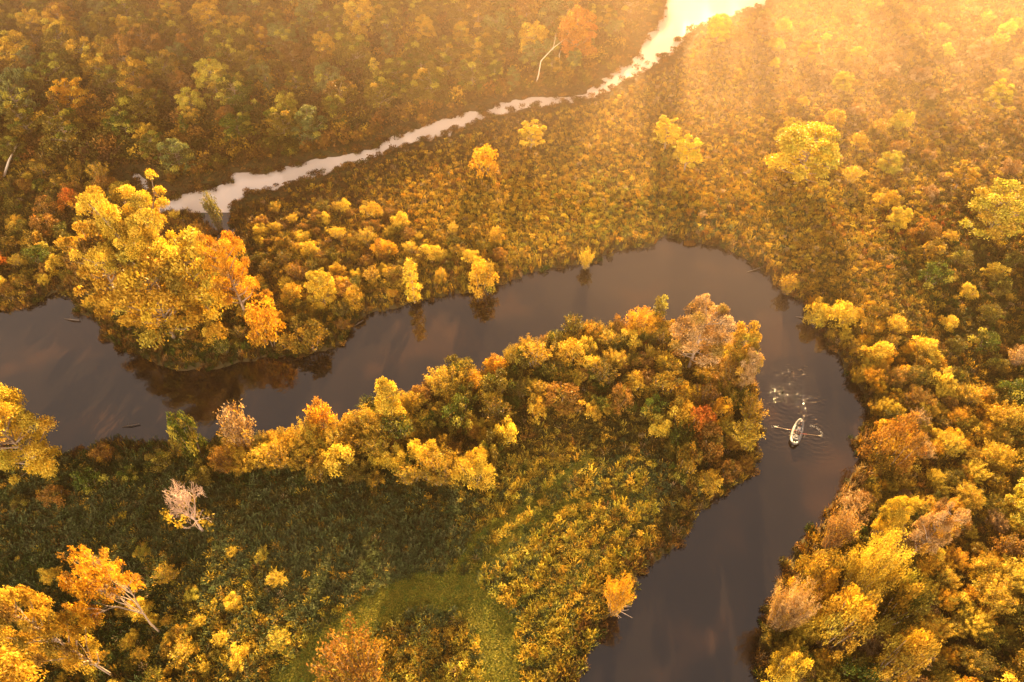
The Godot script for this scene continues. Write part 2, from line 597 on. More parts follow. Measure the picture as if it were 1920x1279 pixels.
func build_ground() -> void:
	var xs := spaced(-172, 172, 1.0, 1500)
	var zs := spaced(-250, -14, 1.0, 1500)
	var b := Bag.new()
	for z in zs:
		for x in xs:
			b.v.push_back(Vector3(x, height(x, z), z))
			var k := .5 + .5 * noise.get_noise_2d(x * 3.0, z * 3.0)
			var d := shore_at(x, z)
			var c := Color(.046, .034, .015).lerp(Color(.034, .036, .011), k)
			if d < 1.2:
				c = c.lerp(Color(.06, .042, .026), clampf((1.2 - d) / 1.2, 0, 1) * (.4 + .6 * k))
			if z > -78.0 and z < -18.0 and x > -36.0 and x < 12.0 and off_track(Vector3(x, 0, z)) < .4:
				c = Color(.075, .105, .018)
			b.c.push_back(c)
	var w := xs.size()
	for r in zs.size() - 1:
		for c in w - 1:
			var k := r * w + c
			b.i.append_array(PackedInt32Array([k, k + 1, k + w + 1, k, k + w + 1, k + w]))
	var soil := StandardMaterial3D.new()
	soil.vertex_color_use_as_albedo = true
	soil.roughness = .95
	soil.metallic_specular = .15
	kind(put("ground", b.mesh(true), soil), "structure")

func wave(x: float, z: float, boat: Vector3) -> float:
	# wavelets thrown up by the oars and left behind the raft
	var h := 0.0
	var rel := Vector2(x - boat.x, z - boat.z)
	var behind := clampf(1.0 - absf(rel.y + 7.0) / 13.0, 0, 1) * clampf(1.0 - absf(rel.x - 1.0 + rel.y * .06) / 6.5, 0, 1)
	var patch := smoothstep(-.06, .4, noise.get_noise_2d(x * 16.0, z * 11.0)) * smoothstep(0.0, .6, behind)
	h += patch * .21 * (fine.get_noise_2d(x * 26.0, z * 40.0) + .7 * fine.get_noise_2d(x * 60.0 + 90, z * 90.0))
	for s in [Vector2(-2.9, -.9), Vector2(3.0, .2), Vector2(.2, -6.5)]:
		var r: float = (rel - s).length()
		h += .03 * sin(r * 7.5) * exp(-r * .36) * smoothstep(0.0, .5, r)
	return h

func build_river(boat: Vector3) -> void:
	var b := Bag.new()
	var x0 := boat.x - 11.0
	var x1 := boat.x + 12.0
	var z0 := boat.z - 26.0
	var z1 := boat.z + 9.0
	var xs := PackedFloat32Array()
	var zs := PackedFloat32Array()
	for k in 231: xs.push_back(lerpf(x0, x1, k / 230.0))
	for k in 351: zs.push_back(lerpf(z0, z1, k / 350.0))
	for z in zs:
		for x in xs:
			var edge := clampf(minf(minf(x - x0, x1 - x), minf(z - z0, z1 - z)) / 2.0, 0, 1)
			b.v.push_back(Vector3(x, wave(x, z, boat) * edge, z))
			b.c.push_back(Color.WHITE)
	for r in 350:
		for c in 230:
			var k := r * 231 + c
			b.i.append_array(PackedInt32Array([k, k + 1, k + 232, k, k + 232, k + 231]))
	for q in [[-200.0, -118.0, 200.0, z0], [-200.0, z1, 200.0, 40.0], [-200.0, z0, x0, z1], [x1, z0, 200.0, z1]]:
		b.quad(Vector3(q[0], 0, q[1]), Vector3(q[2], 0, q[1]), Vector3(q[2], 0, q[3]), Vector3(q[0], 0, q[3]), Color.WHITE)
	var m := StandardMaterial3D.new()
	m.albedo_color = lin(.006, .0042, .0032)
	m.roughness = .06
	m.metallic_specular = .6
	var n := FastNoiseLite.new()
	n.seed = 5
	n.frequency = .012
	n.fractal_octaves = 4
	var t := NoiseTexture2D.new()
	t.width = 512
	t.height = 512
	t.seamless = true
	t.as_normal_map = true
	t.bump_strength = 2.0
	t.noise = n
	m.normal_enabled = true
	m.normal_texture = t
	m.normal_scale = .2
	m.uv1_triplanar = true
	m.uv1_world_triplanar = true
	m.uv1_scale = Vector3(.11, .11, .11)
	var bed := FastNoiseLite.new()
	bed.seed = 9
	bed.frequency = .008
	bed.fractal_octaves = 3
	var shoals := NoiseTexture2D.new()
	shoals.width = 512
	shoals.height = 512
	shoals.seamless = true
	shoals.noise = bed
	var ramp := Gradient.new()
	ramp.offsets = PackedFloat32Array([0, .5, .72, 1])
	ramp.colors = PackedColorArray([lin(.004, .003, .0024), lin(.006, .0042, .0032), lin(.014, .0075, .004), lin(.022, .011, .005)])
	shoals.color_ramp = ramp
	m.detail_enabled = true
	m.detail_albedo = shoals
	m.detail_uv_layer = BaseMaterial3D.DETAIL_UV_2
	m.uv2_triplanar = true
	m.uv2_world_triplanar = true
	m.uv2_scale = Vector3(.016, .016, .016)
	kind(put("river", b.mesh(true), m), "structure")
	# the stream is shallow and silty
	b = Bag.new()
	b.quad(Vector3(-200, -.02, -275), Vector3(200, -.02, -275), Vector3(200, -.02, -118.0), Vector3(-200, -.02, -118.0), Color.WHITE)
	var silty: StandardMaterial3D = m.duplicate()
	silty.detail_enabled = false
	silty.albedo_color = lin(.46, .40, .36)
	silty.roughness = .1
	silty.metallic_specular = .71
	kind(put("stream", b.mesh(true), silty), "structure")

# ---------------------------------------------------------------- ground cover
const REGIONS := [
	# column, row, half width, half height, colour, weight
	[880, 390, 170, 60, "golden", 2.2], [800, 390, 130, 50, "orange", 1.1], [1150, 390, 100, 80, "lime", 2.2], [980, 430, 160, 50, "yellow", 2.2], [1250, 330, 300, 120, "golden", 1.8], [1550, 300, 300, 160, "yellow", 1.0],
	[560, 370, 140, 50, "brown", 3.0], [640, 300, 260, 26, "brown", 2.5], [900, 230, 260, 22, "brown", 1.8], [500, 280, 330, 60, "brown", 2.2], [300, 330, 200, 60, "brown", 1.6],
	[1100, 280, 150, 90, "golden", 1.2], [1400, 120, 180, 90, "straw", 1.6], [1600, 200, 250, 150, "straw", 1.2], [1350, 330, 120, 60, "orange", 1.5],
	[1320, 420, 160, 40, "sage", 1.2], [1560, 520, 160, 110, "golden", 1.8], [1620, 650, 140, 110, "golden", 1.6], [1830, 560, 110, 130, "olive", 3.0], [1800, 540, 120, 120, "green", 1.4],
	[1750, 420, 120, 50, "red", .7], [1760, 800, 200, 140, "orange", 1.0], [1780, 1000, 220, 180, "golden", 1.6], [1850, 1180, 120, 130, "olive", 2.0], [1700, 1180, 150, 100, "olive", 2.2],
	[200, 980, 320, 110, "sage", 6.0], [120, 1120, 200, 130, "green", 4.0], [640, 1020, 220, 110, "sage", 7.0], [560, 930, 250, 60, "olive", 3.0], [760, 1080, 150, 60, "sage", 5.0], [420, 880, 300, 60, "green", 3.5],
	[1040, 960, 110, 110, "yellow", 3.0], [1020, 1130, 140, 110, "lime", 3.0], [1160, 890, 90, 40, "sage", 5.0], [1090, 1060, 90, 90, "golden", 1.6], [1150, 800, 260, 70, "olive", 2.4],
	[760, 1230, 170, 60, "golden", 2.4], [640, 1230, 120, 70, "lime", 2.0], [430, 1130, 140, 90, "yellow", 1.6], [900, 1240, 60, 60, "lime", 4.0],
	[60, 430, 120, 70, "olive", 2.0], [300, 420, 200, 60, "russet", 1.6], [1590, 900, 40, 50, "straw", 8.0], [1000, 1180, 90, 60, "yellow", 2.0], [900, 1200, 60, 60, "yellow", 2.0], [640, 620, 60, 40, "green", 1.5], [350, 640, 150, 50, "green", 3.0],
]
const TRACKS := [[540, 1300, 610, 1225, 700, 1150, 790, 1112, 870, 1120, 925, 1170, 950, 1300], [840, 1100, 900, 1010, 1000, 950, 1110, 860], [880, 1090, 960, 1010, 1060, 950, 1170, 930]]
var track_lines := []
var weights_cache := {}

func cover_weights(p: Vector3) -> Dictionary:
	var key := Vector2i(int(p.x / 2.0), int(p.z / 2.0))
	if weights_cache.has(key):
		return weights_cache[key]
	var m := map_of(p)
	var w := {"golden": .8 + noise.get_noise_2d(p.x * 2.2, p.z * 2.2), "olive": .55 + noise.get_noise_2d(p.x * 2.5 + 300, p.z * 2.5), "russet": .3 + noise.get_noise_2d(p.x * 3 - 200, p.z * 3) * .8, "yellow": .15 + noise.get_noise_2d(p.x * 3, p.z * 3 + 500) * .6, "straw": .12}
	if m.y < 640.0 and m.x > 500.0 and m.x < 1750.0:
		w["olive"] *= .4
		w["golden"] += .5
		w["yellow"] += .25
	if m.y > 850.0 and m.x < 1000.0:
		w["golden"] *= .35
		w["russet"] *= .2
		w["yellow"] *= .5
		w["straw"] = .04
		w["sage"] = .5
	for r in REGIONS:
		var a: float = (m.x - r[0]) / r[2]
		var b: float = (m.y - r[1]) / r[3]
		var e := a * a + b * b
		if e < 5.0:
			w[r[4]] = w.get(r[4], 0.0) + r[5] * exp(-e)
	var sum := 0.0
	for k in w:
		w[k] = maxf(0.0, w[k])
		sum += w[k]
	for k in w:
		w[k] /= maxf(sum, .001)
	weights_cache[key] = w
	return w

func cover_colour(p: Vector3) -> String:
	var t := rng.randf()
	var w := cover_weights(p)
	for k in w:
		t -= w[k]
		if t <= 0:
			return k
	return "golden"

func off_track(p: Vector3) -> float:
	# metres beyond the edge of the nearest track
	var best := 99.0
	for line in track_lines:
		for k in line[0].size() - 1:
			var q := Geometry2D.get_closest_point_to_segment(Vector2(p.x, p.z), line[0][k], line[0][k + 1])
			best = minf(best, q.distance_to(Vector2(p.x, p.z)) - line[1])
	return best

func grass_mesh(blades: int, tall: float, spread: float) -> ArrayMesh:
	var b := Bag.new()
	for k in blades:
		var w := rng.randf() * TAU
		var d := Vector3(cos(w), 0, sin(w))
		var foot := d * rng.randf() * spread * .5
		var tip := foot + d * rng.randf_range(.1, 1.0) * spread + Vector3(0, tall * rng.randf_range(.6, 1.1), 0)
		var side := Vector3(-d.z, 0, d.x).rotated(Vector3.UP, rng.randf_range(-.9, .9)) * .055
		var mid := foot.lerp(tip, .6) + Vector3(0, tall * .12, 0)
		var c := Color.WHITE * rng.randf_range(.75, 1.2)
		b.tri(foot - side, mid + side, foot + side, c)
		b.tri(mid - side * .9, tip, mid + side * .9, c)
	return b.mesh()

func brush_mesh(size: float, count: int, leaf: float) -> ArrayMesh:
	var b := Bag.new()
	for k in 6:
		var w := k * 1.05
		var p := Vector3(cos(w) * .42, rng.randf_range(.3, .75), sin(w) * .42) * size
		for j in count / 6:
			var d := unit()
			d.y = absf(d.y)
			var a := (unit() + Vector3(0, .3, 0)).normalized()
			var s := leaf * rng.randf_range(.6, 1.4)
			var q := p + d * size * rng.randf_range(.15, .42)
			q.y = maxf(.03, q.y * (1.0 if j % 3 else rng.randf()))
			b.leaf(q, a * s * .62, a.cross(unit()).normalized() * s * .38, Color.WHITE * rng.randf_range(.72, 1.25))
	return b.mesh()

class Scatter:
	var buffer := PackedFloat32Array()
	var count := 0
	func add(p: Vector3, turn: float, wide: float, tall: float, c: Color) -> void:
		var x := cos(turn) * wide
		var z := sin(turn) * wide
		buffer.append_array(PackedFloat32Array([x, 0, z, p.x, 0, tall, 0, p.y, -z, 0, x, p.z, c.r, c.g, c.b, 1.0]))
		count += 1

func scatter(called: String, s: Scatter, mesh: Mesh, m: Material) -> void:
	if s.count == 0:
		return
	var mm := MultiMesh.new()
	mm.transform_format = MultiMesh.TRANSFORM_3D
	mm.use_colors = true
	mm.mesh = mesh
	mm.instance_count = s.count
	mm.buffer = s.buffer
	var o := MultiMeshInstance3D.new()
	o.name = numbered(called)
	o.multimesh = mm
	o.material_override = m
	add_child(o)
	kind(o, "stuff")

var forest_poly: PackedVector2Array

func build_cover() -> void:
	rng.seed = 77
	var grass := Scatter.new()
	var short := Scatter.new()
	var reed := Scatter.new()
	var brush := [Scatter.new(), Scatter.new(), Scatter.new()]
	var under := [Scatter.new(), Scatter.new()]
	var grass_m := grass_mesh(16, .75, .5)
	var short_m := grass_mesh(16, .24, .4)
	var reed_m := grass_mesh(18, 1.5, .45)
	var brush_m := [brush_mesh(1.0, 96, .19), brush_mesh(1.0, 96, .21), brush_mesh(1.0, 84, .24)]
	var under_m := [brush_mesh(1.0, 150, .16), brush_mesh(1.0, 150, .16)]
	var at_start := ground_at(880, 1100)
	var at_end := ground_at(1110, 860)
	var row_start := Vector2(at_start.x, at_start.z)
	var row_end := Vector2(at_end.x, at_end.z)
	var z := -244.0
	while z < -16.0:
		var far := (-z - 20.0) / 220.0
		var step := lerpf(.55, .85, far)
		var half := absf(z) * .60 + 56.0
		var x := -half
		while x < half:
			var p := Vector3(x + rng.randf_range(-.5, .5) * step, 0, z + rng.randf_range(-.5, .5) * step)
			x += step
			var d := shore_at(p.x, p.z)
			if p.z > -122.0 and d > -.8 and d < .7 and noise.get_noise_2d(p.x * 13.0, p.z * 13.0) > .12:
				var w := rng.randf_range(.5, 1.1)
				brush[rng.randi() % 3].add(Vector3(p.x, -.05, p.z), rng.randf() * TAU, w, w * rng.randf_range(.6, 1.1), leaf_color(palettes[["brown", "olive", "green", "russet"][rng.randi() % 4]]))
			if p.z < -122.0 and d > -1.7 and d < 1.4 and noise.get_noise_2d(p.x * 13.0, p.z * 13.0) > .02 + .12 * signf(-d):
				# sedge hummocks that fray the edges of the stream
				var w := rng.randf_range(.7, 1.5)
				brush[rng.randi() % 3].add(Vector3(p.x, -.05, p.z), rng.randf() * TAU, w, w * rng.randf_range(.6, 1.0), leaf_color(palettes[["brown", "russet", "brown", "olive"][rng.randi() % 4]]))
			if d < -.1:
				continue
			p.y = height(p.x, p.z) - .04
			var in_forest := Geometry2D.is_point_in_polygon(Vector2(p.x, p.z), forest_poly)
			var m := map_of(p)
			if m.x < -120 or m.x > 2040 or m.y > 1420:
				continue
			var track := off_track(p) if m.y > 820 and m.x > 480 and m.x < 1240 else 99.0
			var name_ := cover_colour(p)
			var c := leaf_color(palettes[name_])
			var turn := rng.randf() * TAU
			if track < 0.0:
				for more in 4:
					var g := leaf_color(palettes["green"]).lerp(leaf_color(palettes["lime"]), rng.randf_range(.55, 1.0))
					short.add(p + Vector3(rng.randf_range(-.4, .4), 0, rng.randf_range(-.4, .4)), turn + more, rng.randf_range(.8, 1.3), rng.randf_range(.7, 1.3), g)
				continue
			var r := rng.randf()
			if p.z < -118.0 and d < 4.5:
				if r < .7:
					grass.add(p, turn, rng.randf_range(.9, 1.5), rng.randf_range(.25, .55), leaf_color(palettes["brown" if rng.randf() < .6 else "russet"]))
			elif d < 2.4 and r < .55:
				reed.add(p, turn, rng.randf_range(.8, 1.5), rng.randf_range(.5, 1.1), leaf_color(palettes["brown" if rng.randf() < .5 else name_]))
			elif in_forest:
				if r < .16:
					var s := rng.randf_range(1.6, 3.4)
					under[rng.randi() % 2].add(p, turn, s, s * rng.randf_range(.8, 1.3), leaf_color(palettes[["olive", "brown", "olive", "russet", "golden"][rng.randi() % 5]]))
				elif r < .5:
					grass.add(p, turn, 1.6, 1.4, c)
			else:
				var meadow := m.y > 830 and m.x < 1230
				var lumps := noise.get_noise_2d(p.x * 9.0, p.z * 9.0)
				if meadow and m.x > 890.0 and m.y > 860.0:
					# yellow herbs that stand in rows, with pale grass between them
					var across := (row_end - row_start).normalized()
					var off := Vector2(p.x, p.z) - row_start
					var row := sin((off.x * across.y - off.y * across.x) * 2.0 + noise.get_noise_2d(p.x * 4.0, p.z * 4.0) * 5.0)
					if row > -.05:
						name_ = ["yellow", "yellow", "golden", "lime"][rng.randi() % 4]
						lumps = .8
					else:
						name_ = ["sage", "sage", "green", "lime"][rng.randi() % 4]
						lumps = -.5
					c = leaf_color(palettes[name_])
				var herb := name_ in ["yellow", "lime", "golden", "orange"]
				if r < ((.30 if herb else .02) if meadow else .30) + lumps * (.25 if herb or not meadow else .05):
					var s := rng.randf_range(.45, .85) * (1.0 + .15 * far)
					brush[rng.randi() % 3].add(p, turn, s, s * rng.randf_range(.8, 1.35), c)
				else:
					grass.add(p, turn, rng.randf_range(.9, 1.6), rng.randf_range(.6, 1.25) * (1.0 + lumps * .6), c)
					if meadow:
						grass.add(p + Vector3(rng.randf_range(-.4, .4), 0, rng.randf_range(-.4, .4)), turn + 2.0, rng.randf_range(.8, 1.4), rng.randf_range(.5, 1.0), leaf_color(palettes[cover_colour(p)]))
		z += step
	scatter("marsh_grass", grass, grass_m, grass_material)
	scatter("short_grass", short, short_m, grass_material)
	scatter("bank_reeds", reed, reed_m, grass_material)
	for k in 3:
		scatter("low_brush", brush[k], brush_m[k], grass_material)
	for k in 2:
		scatter("undergrowth", under[k], under_m[k], grass_material)
	print("cover ", grass.count, " ", short.count, " ", reed.count, " ", brush[0].count * 3, " ", under[0].count * 2)

# ---------------------------------------------------------------- many plants of a zone
func zone(flat: Array, gap: float, most: int, seed_: int, pick: Callable) -> void:
	var poly := polygon(flat)
	var lo := poly[0]
	var hi := poly[0]
	for p in poly:
		lo = lo.min(p)
		hi = hi.max(p)
	rng.seed = seed_
	var spots := []
	for attempt in most * 40:
		var p := Vector3(rng.randf_range(lo.x, hi.x), 0, rng.randf_range(lo.y, hi.y))
		if not Geometry2D.is_point_in_polygon(Vector2(p.x, p.z), poly) or shore_at(p.x, p.z) < 1.0:
			continue
		var free := true
		for q in spots:
			if Vector2(q.x - p.x, q.z - p.z).length() < gap * rng.randf_range(.75, 1.2):
				free = false
				break
		if free:
			for q in big_plants:
				if Vector2(q[0].x - p.x, q[0].z - p.z).length() < q[1] * .75 + gap * .3:
					free = false
					break
		if not free or (off_track(p) < 1.2 and map_of(p).y > 820):
			continue
		spots.append(p)
		if spots.size() >= most:
			break
	var states := []
	for p in spots:
		states.append([p, rng.randf(), rng.randf(), rng.randf(), rng.randi() % 2])
	for s in states:
		var p: Vector3 = s[0]
		p.y = height(p.x, p.z) - .08
		pick.call(p, s[1], s[2], s[3], s[4])

const COLOUR_WORDS := {"yellow": "bright yellow", "golden": "golden", "orange": "orange", "red": "red", "russet": "russet brown", "olive": "olive green", "green": "dark green", "straw": "pale straw", "lime": "yellow-green", "brown": "brown", "sage": "grey-green"}

func sort_of(t: float, mix: Array) -> String:
	# MIX: colour, share, colour, share, ...
	for k in range(0, mix.size(), 2):
		t -= mix[k + 1]
		if t <= 0:
			return mix[k]
	return mix[0]

func zone_tree(p: Vector3, form: String, colour: String, variant: int, h: float, w: float, where: String, group: String) -> void:
	var words := "%s %s %s" % ["tall" if h > 11.5 else "small" if h < 7.5 else "mid-sized", COLOUR_WORDS[colour], "tree" if form != "column" else "slender tree"]
	plant("forest_tree" if group.contains("forest") else "tree", form, colour, variant, p, Vector3(w / FORM_SIZE[form][1], h / FORM_SIZE[form][0], w / FORM_SIZE[form][1]), auto_label(p, words, where), "tree", group)

func zone_shrub(p: Vector3, form: String, colour: String, variant: int, h: float, w: float, where: String, group: String) -> void:
	var words := "%s %s %s" % ["tall" if h > 4.6 else "low" if h < 2.6 else "rounded", COLOUR_WORDS[colour], "willow shrub" if form == "spray" else "many-stemmed shrub" if form == "thicket" else "shrub"]
	var uneven := fposmod(p.x * 7.31 + p.z * 3.17, 1.0) * .5 + .75
	plant("willow_shrub" if form == "spray" else "shrub", form, colour, variant, p, Vector3(w * uneven / FORM_SIZE[form][1], h / FORM_SIZE[form][0], w / uneven / FORM_SIZE[form][1]), auto_label(p, words, where), "shrub", group)

func fill(flat: Array, count: int, forms: Array, colours: Array, low: float, high: float, seed_: int) -> void:
	# the lesser bushes between the big ones, too many to count
	var poly := polygon(flat)
	var lo := poly[0]
	var hi := poly[0]
	for p in poly:
		lo = lo.min(p)
		hi = hi.max(p)
	var heaps := {}
	var r := RandomNumberGenerator.new()
	r.seed = seed_
	var done := 0
	for attempt in count * 12:
		var p := Vector3(r.randf_range(lo.x, hi.x), 0, r.randf_range(lo.y, hi.y))
		if not Geometry2D.is_point_in_polygon(Vector2(p.x, p.z), poly) or shore_at(p.x, p.z) < .5 or (map_of(p).y > 820 and off_track(p) < .8):
			continue
		var form: String = forms[r.randi() % forms.size()]
		var colour: String = colours[r.randi() % colours.size()]
		var key := form + " " + colour
		if not heaps.has(key):
			heaps[key] = [Scatter.new(), form, colour]
		var h := r.randf_range(low, high)
		var w := h * r.randf_range(.9, 1.5)
		p.y = height(p.x, p.z) - .1
		heaps[key][0].add(p, r.randf() * TAU, w / FORM_SIZE[form][1], h / FORM_SIZE[form][0], Color.WHITE * r.randf_range(.8, 1.15))
		done += 1
		if done >= count:
			break
	for key in heaps:
		scatter("brushwood", heaps[key][0], tree_meshes(heaps[key][1], heaps[key][2], 0)[1], leaf_material)

func build_landmarks() -> void:
	# called, form, colour, variant, column, row of the foot, row of the top, width, label, phrase for its neighbours
	for a in [
		["maple_tree", "great", "yellow", 10, 318, 585, 358, 215, "huge spreading pale yellow tree crowning the left river bend", "the huge bend tree"],
		["tree", "round", "yellow", 0, 400, 600, 440, 130, "bushy yellow tree leaning against the right side of the huge bend tree"],
		["tree", "round", "golden", 0, 250, 600, 425, 130, "broad dull gold tree under the left side of the huge bend tree"],
		["tree", "round", "golden", 1, 330, 640, 480, 150, "shaded dull gold tree at the waterside below the huge bend tree"],
		["tree", "open", "orange", 10, 466, 600, 437, 100, "bright orange tree right of the huge pale yellow bend tree", "the bright orange tree"],
		["tree", "round", "yellow", 1, 612, 578, 506, 60, "small clear yellow tree right of the bright orange tree", "the small clear yellow tree"],
		["shrub", "shrub", "orange", 2, 512, 650, 560, 80, "orange shrub on the waterside below the bright orange tree"],
		["shrub", "shrub", "golden", 0, 590, 655, 600, 80, "golden waterside shrub where the left bend ends", "the end of the left bend"],
		["tree", "column", "yellow", 0, 778, 568, 488, 38, "slender yellow tree on the far bank above its long dark reflection", "the slender bank tree"],
		["shrub", "shrub", "golden", 1, 905, 546, 484, 62, "rounded golden shrub on the far bank in mid-river", "the rounded bank shrub"],
		["shrub", "spray", "yellow", 0, 1098, 502, 460, 38, "little yellow shrub overhanging the far bank beside its reflection", "the little overhanging shrub"],
		["tree", "round", "yellow", 12, 95, 890, 742, 140, "bright yellow tree on the near bank at the left edge", "the left edge yellow tree"],
		["tree", "round", "orange", 10, 8, 830, 700, 110, "orange tree cut off by the left edge of the view", "the left edge orange tree"],
		["bare_tree", "bare", "yellow", 0, 384, 1000, 878, 100, "pale bare twiggy tree with yellow lower leaves in the near meadow", "the pale bare tree"],
		["half_bare_tree", "half_bare", "orange", 10, 305, 1190, 1020, 118, "half bare orange tree with pale twigs in the near meadow", "the half bare orange tree"],
		["tree", "open", "golden", 11, 215, 1270, 1105, 105, "orange-gold tree standing left of the half bare orange tree", "the near orange-gold tree"],
		["shrub", "shrub", "golden", 12, 60, 1310, 1225, 170, "wide golden shrub in the bottom left corner", "the bottom left corner shrub"],
		["tree", "round", "yellow", 0, 1490, 342, 238, 135, "big round pale yellow tree alone in the misty meadow", "the big misty round tree"],
		["tree", "round", "lime", 0, 1842, 448, 352, 120, "round yellow-green tree near the right edge, above the dark thicket", "the round right edge tree"],
		["tree", "round", "yellow", 1, 1672, 434, 388, 45, "small lemon yellow tree left of the round right edge tree", "the lemon yellow tree"],
		["shrub", "shrub", "lime", 0, 1681, 248, 202, 44, "small ball-shaped yellow-green shrub in the misty upper right", "the ball-shaped shrub"],
		["tree", "open", "yellow", 1, 1245, 285, 222, 60, "misty yellow tree, upper one of a pair by the sunbeams", "the misty yellow pair"],
		["tree", "open", "yellow", 0, 1282, 325, 258, 60, "misty yellow tree, lower one of a pair by the sunbeams"],
		["tree", "open", "yellow", 2, 995, 288, 228, 56, "yellow tree alone between the stream and the central marsh", "the central yellow tree"],
		["shrub", "shrub", "orange", 0, 908, 330, 272, 64, "rounded orange-red shrub in the central marsh", "the orange-red marsh shrub"],
		["red_tree", "round", "copper", 0, 1080, 122, 14, 78, "tall red tree with pale trunk beyond the narrow stream", "the tall red tree"],
		["tree", "round", "golden", 2, 270, 190, 112, 64, "dome-shaped tree with sunlit golden top in the shaded forest", "the dome-shaped tree"],
		["tree", "open", "orange", 1, 152, 215, 150, 78, "sunlit orange-gold open tree in the shaded forest", "the orange-gold forest tree"],
		["tree", "open", "golden", 1, 373, 252, 203, 42, "small golden tree showing its pale trunk in the forest", "the small trunk-showing tree"],
		["tree", "round", "golden", 1, 282, 275, 233, 50, "small tree with gold-lit top left of the small trunk-showing tree"],
		["tree", "column", "lime", 0, 706, 160, 108, 26, "thin yellow-green tree, upper of two in mid-forest", "the thin yellow-green pair"],
		["tree", "column", "lime", 1, 716, 185, 133, 30, "thin yellow-green tree, lower of two in mid-forest"],
		["tree", "column", "yellow", 1, 748, 78, 30, 22, "thin bright yellow tree near the top of the forest", "the thin bright yellow tree"],
		["conifer_tree", "cone", "orange", 0, 580, 44, 6, 24, "small cone-shaped rusty orange tree at the top edge", "the rusty cone tree"],
		["willow_shrub", "spray", "sage", 0, 412, 428, 350, 36, "pale grey-green willow at the stream behind the huge bend tree", "the pale stream willow"],
		["tree", "open", "straw", 10, 1290, 695, 562, 120, "pinkish tan tree with fine twigs on the peninsula tip", "the pinkish tip tree"],
		["tree", "column", "olive", 0, 1228, 620, 556, 36, "little dark green tree at the upper edge of the peninsula", "the little dark edge tree"],
		["tree", "tall", "golden", 0, 1372, 700, 607, 62, "golden tree right of the pinkish tree on the peninsula tip", "the golden tip tree"],
		["tree", "tall", "straw", 1, 1384, 745, 660, 40, "thin tan tree standing by the water at the peninsula tip"],
		["bush", "shrub", "yellow", 0, 950, 835, 786, 52, "small bright yellow bush alone in the dark of the peninsula", "the lone yellow bush"],
		["bush", "shrub", "yellow", 11, 890, 915, 848, 84, "broad yellow bush at the edge of the near meadow", "the broad yellow bush"],
		["shrub", "shrub", "green", 0, 377, 862, 770, 60, "dark green round shrub on the near bank", "the dark round bank shrub"],
		["shrub", "spray", "straw", 0, 468, 850, 758, 84, "pinkish tan twiggy shrub right of the dark green round shrub", "the pinkish bank shrub"],
		["tree", "tall", "yellow", 0, 742, 800, 712, 56, "small bright yellow tree at the water's edge of the peninsula", "the water's edge yellow tree"],
		["shrub", "shrub", "orange", 1, 610, 815, 752, 64, "orange-gold shrub on the near bank left of the yellow waterside tree"],
		["shrub", "shrub", "red", 1, 1306, 815, 762, 66, "bright red shrub on the peninsula across from the raft", "the bright red shrub"],
		["shrub", "shrub", "orange", 2, 1345, 790, 745, 46, "orange-red shrub right of the bright red peninsula shrub"],
		["bush", "spray", "russet", 10, 690, 1300, 1190, 170, "big burnt orange-brown bush at the bottom beside the mown track", "the burnt orange bush"],
		["shrub", "spray", "orange", 11, 1150, 1148, 1078, 72, "orange shrub overhanging the water above dead branches", "the overhanging orange shrub"],
		["shrub", "shrub", "russet", 10, 1650, 880, 780, 105, "large brown-gold shrub on the right bank beside the raft", "the large brown-gold shrub"],
		["shrub", "spray", "golden", 0, 1472, 550, 515, 44, "small gold shrub over the water on the outer bend", "the outer bend shrub"],
		["shrub", "shrub", "yellow", 2, 1525, 605, 562, 48, "yellow shrub, left one of two on the outer bend"],
		["shrub", "shrub", "yellow", 0, 1568, 615, 568, 62, "yellow shrub, right one of two on the outer bend", "the two outer bend shrubs"],
		["shrub", "spray", "straw", 1, 1892, 690, 648, 50, "bare-twigged tan shrub by the right edge", "the bare-twigged shrub"],
		["shrub", "shrub", "yellow", 1, 1758, 1012, 983, 36, "small ball of a bright yellow shrub in the right thicket", "the yellow ball shrub"],
		["willow_shrub", "shrub", "golden", 10, 1500, 1120, 1032, 88, "large golden willow leaning over the lower right water", "the large golden willow"],
		["willow_shrub", "thicket", "yellow", 11, 1590, 1120, 1016, 96, "yellow willow just right of the large golden willow"],
		["willow_shrub", "shrub", "golden", 11, 1540, 1210, 1106, 104, "gold willow below the large golden willow at the dark water"],
		["willow_shrub", "thicket", "straw", 10, 1450, 1180, 1104, 72, "pale tan willow at the water's edge below the large golden willow"],
		["willow_shrub", "spray", "straw", 11, 1545, 1035, 951, 72, "pale tan willow at the water above the large golden willow"],
		["tree", "tall", "yellow", 11, 1630, 1020, 936, 56, "yellow tree above and right of the large golden willow"],
		["tree", "open", "straw", 11, 1690, 1060, 944, 72, "pinkish brown tree right of the yellow tree behind the willow", "the pinkish brown tree"],
		["willow_shrub", "shrub", "olive", 10, 1640, 1180, 1084, 88, "olive willow right of the golden willows, in half shade", "the olive willow"],
		["willow_shrub", "shrub", "golden", 11, 1640, 1275, 1183, 88, "dull gold willow near the bottom, below the olive willow"],
		["shrub", "shrub", "yellow", 12, 1445, 1290, 1227, 72, "yellow shrub at the bottom edge by the dark water", "the bottom edge yellow shrub"],
		["tree", "round", "lime", 1, 1905, 980, 890, 100, "pale yellow-green tree cut off by the right edge", "the pale right edge tree"],
	]:
		landmark(a[0], a[1], a[2], a[3], a[4], a[5], a[6], a[7], a[8], a[9] if a.size() > 9 else "")

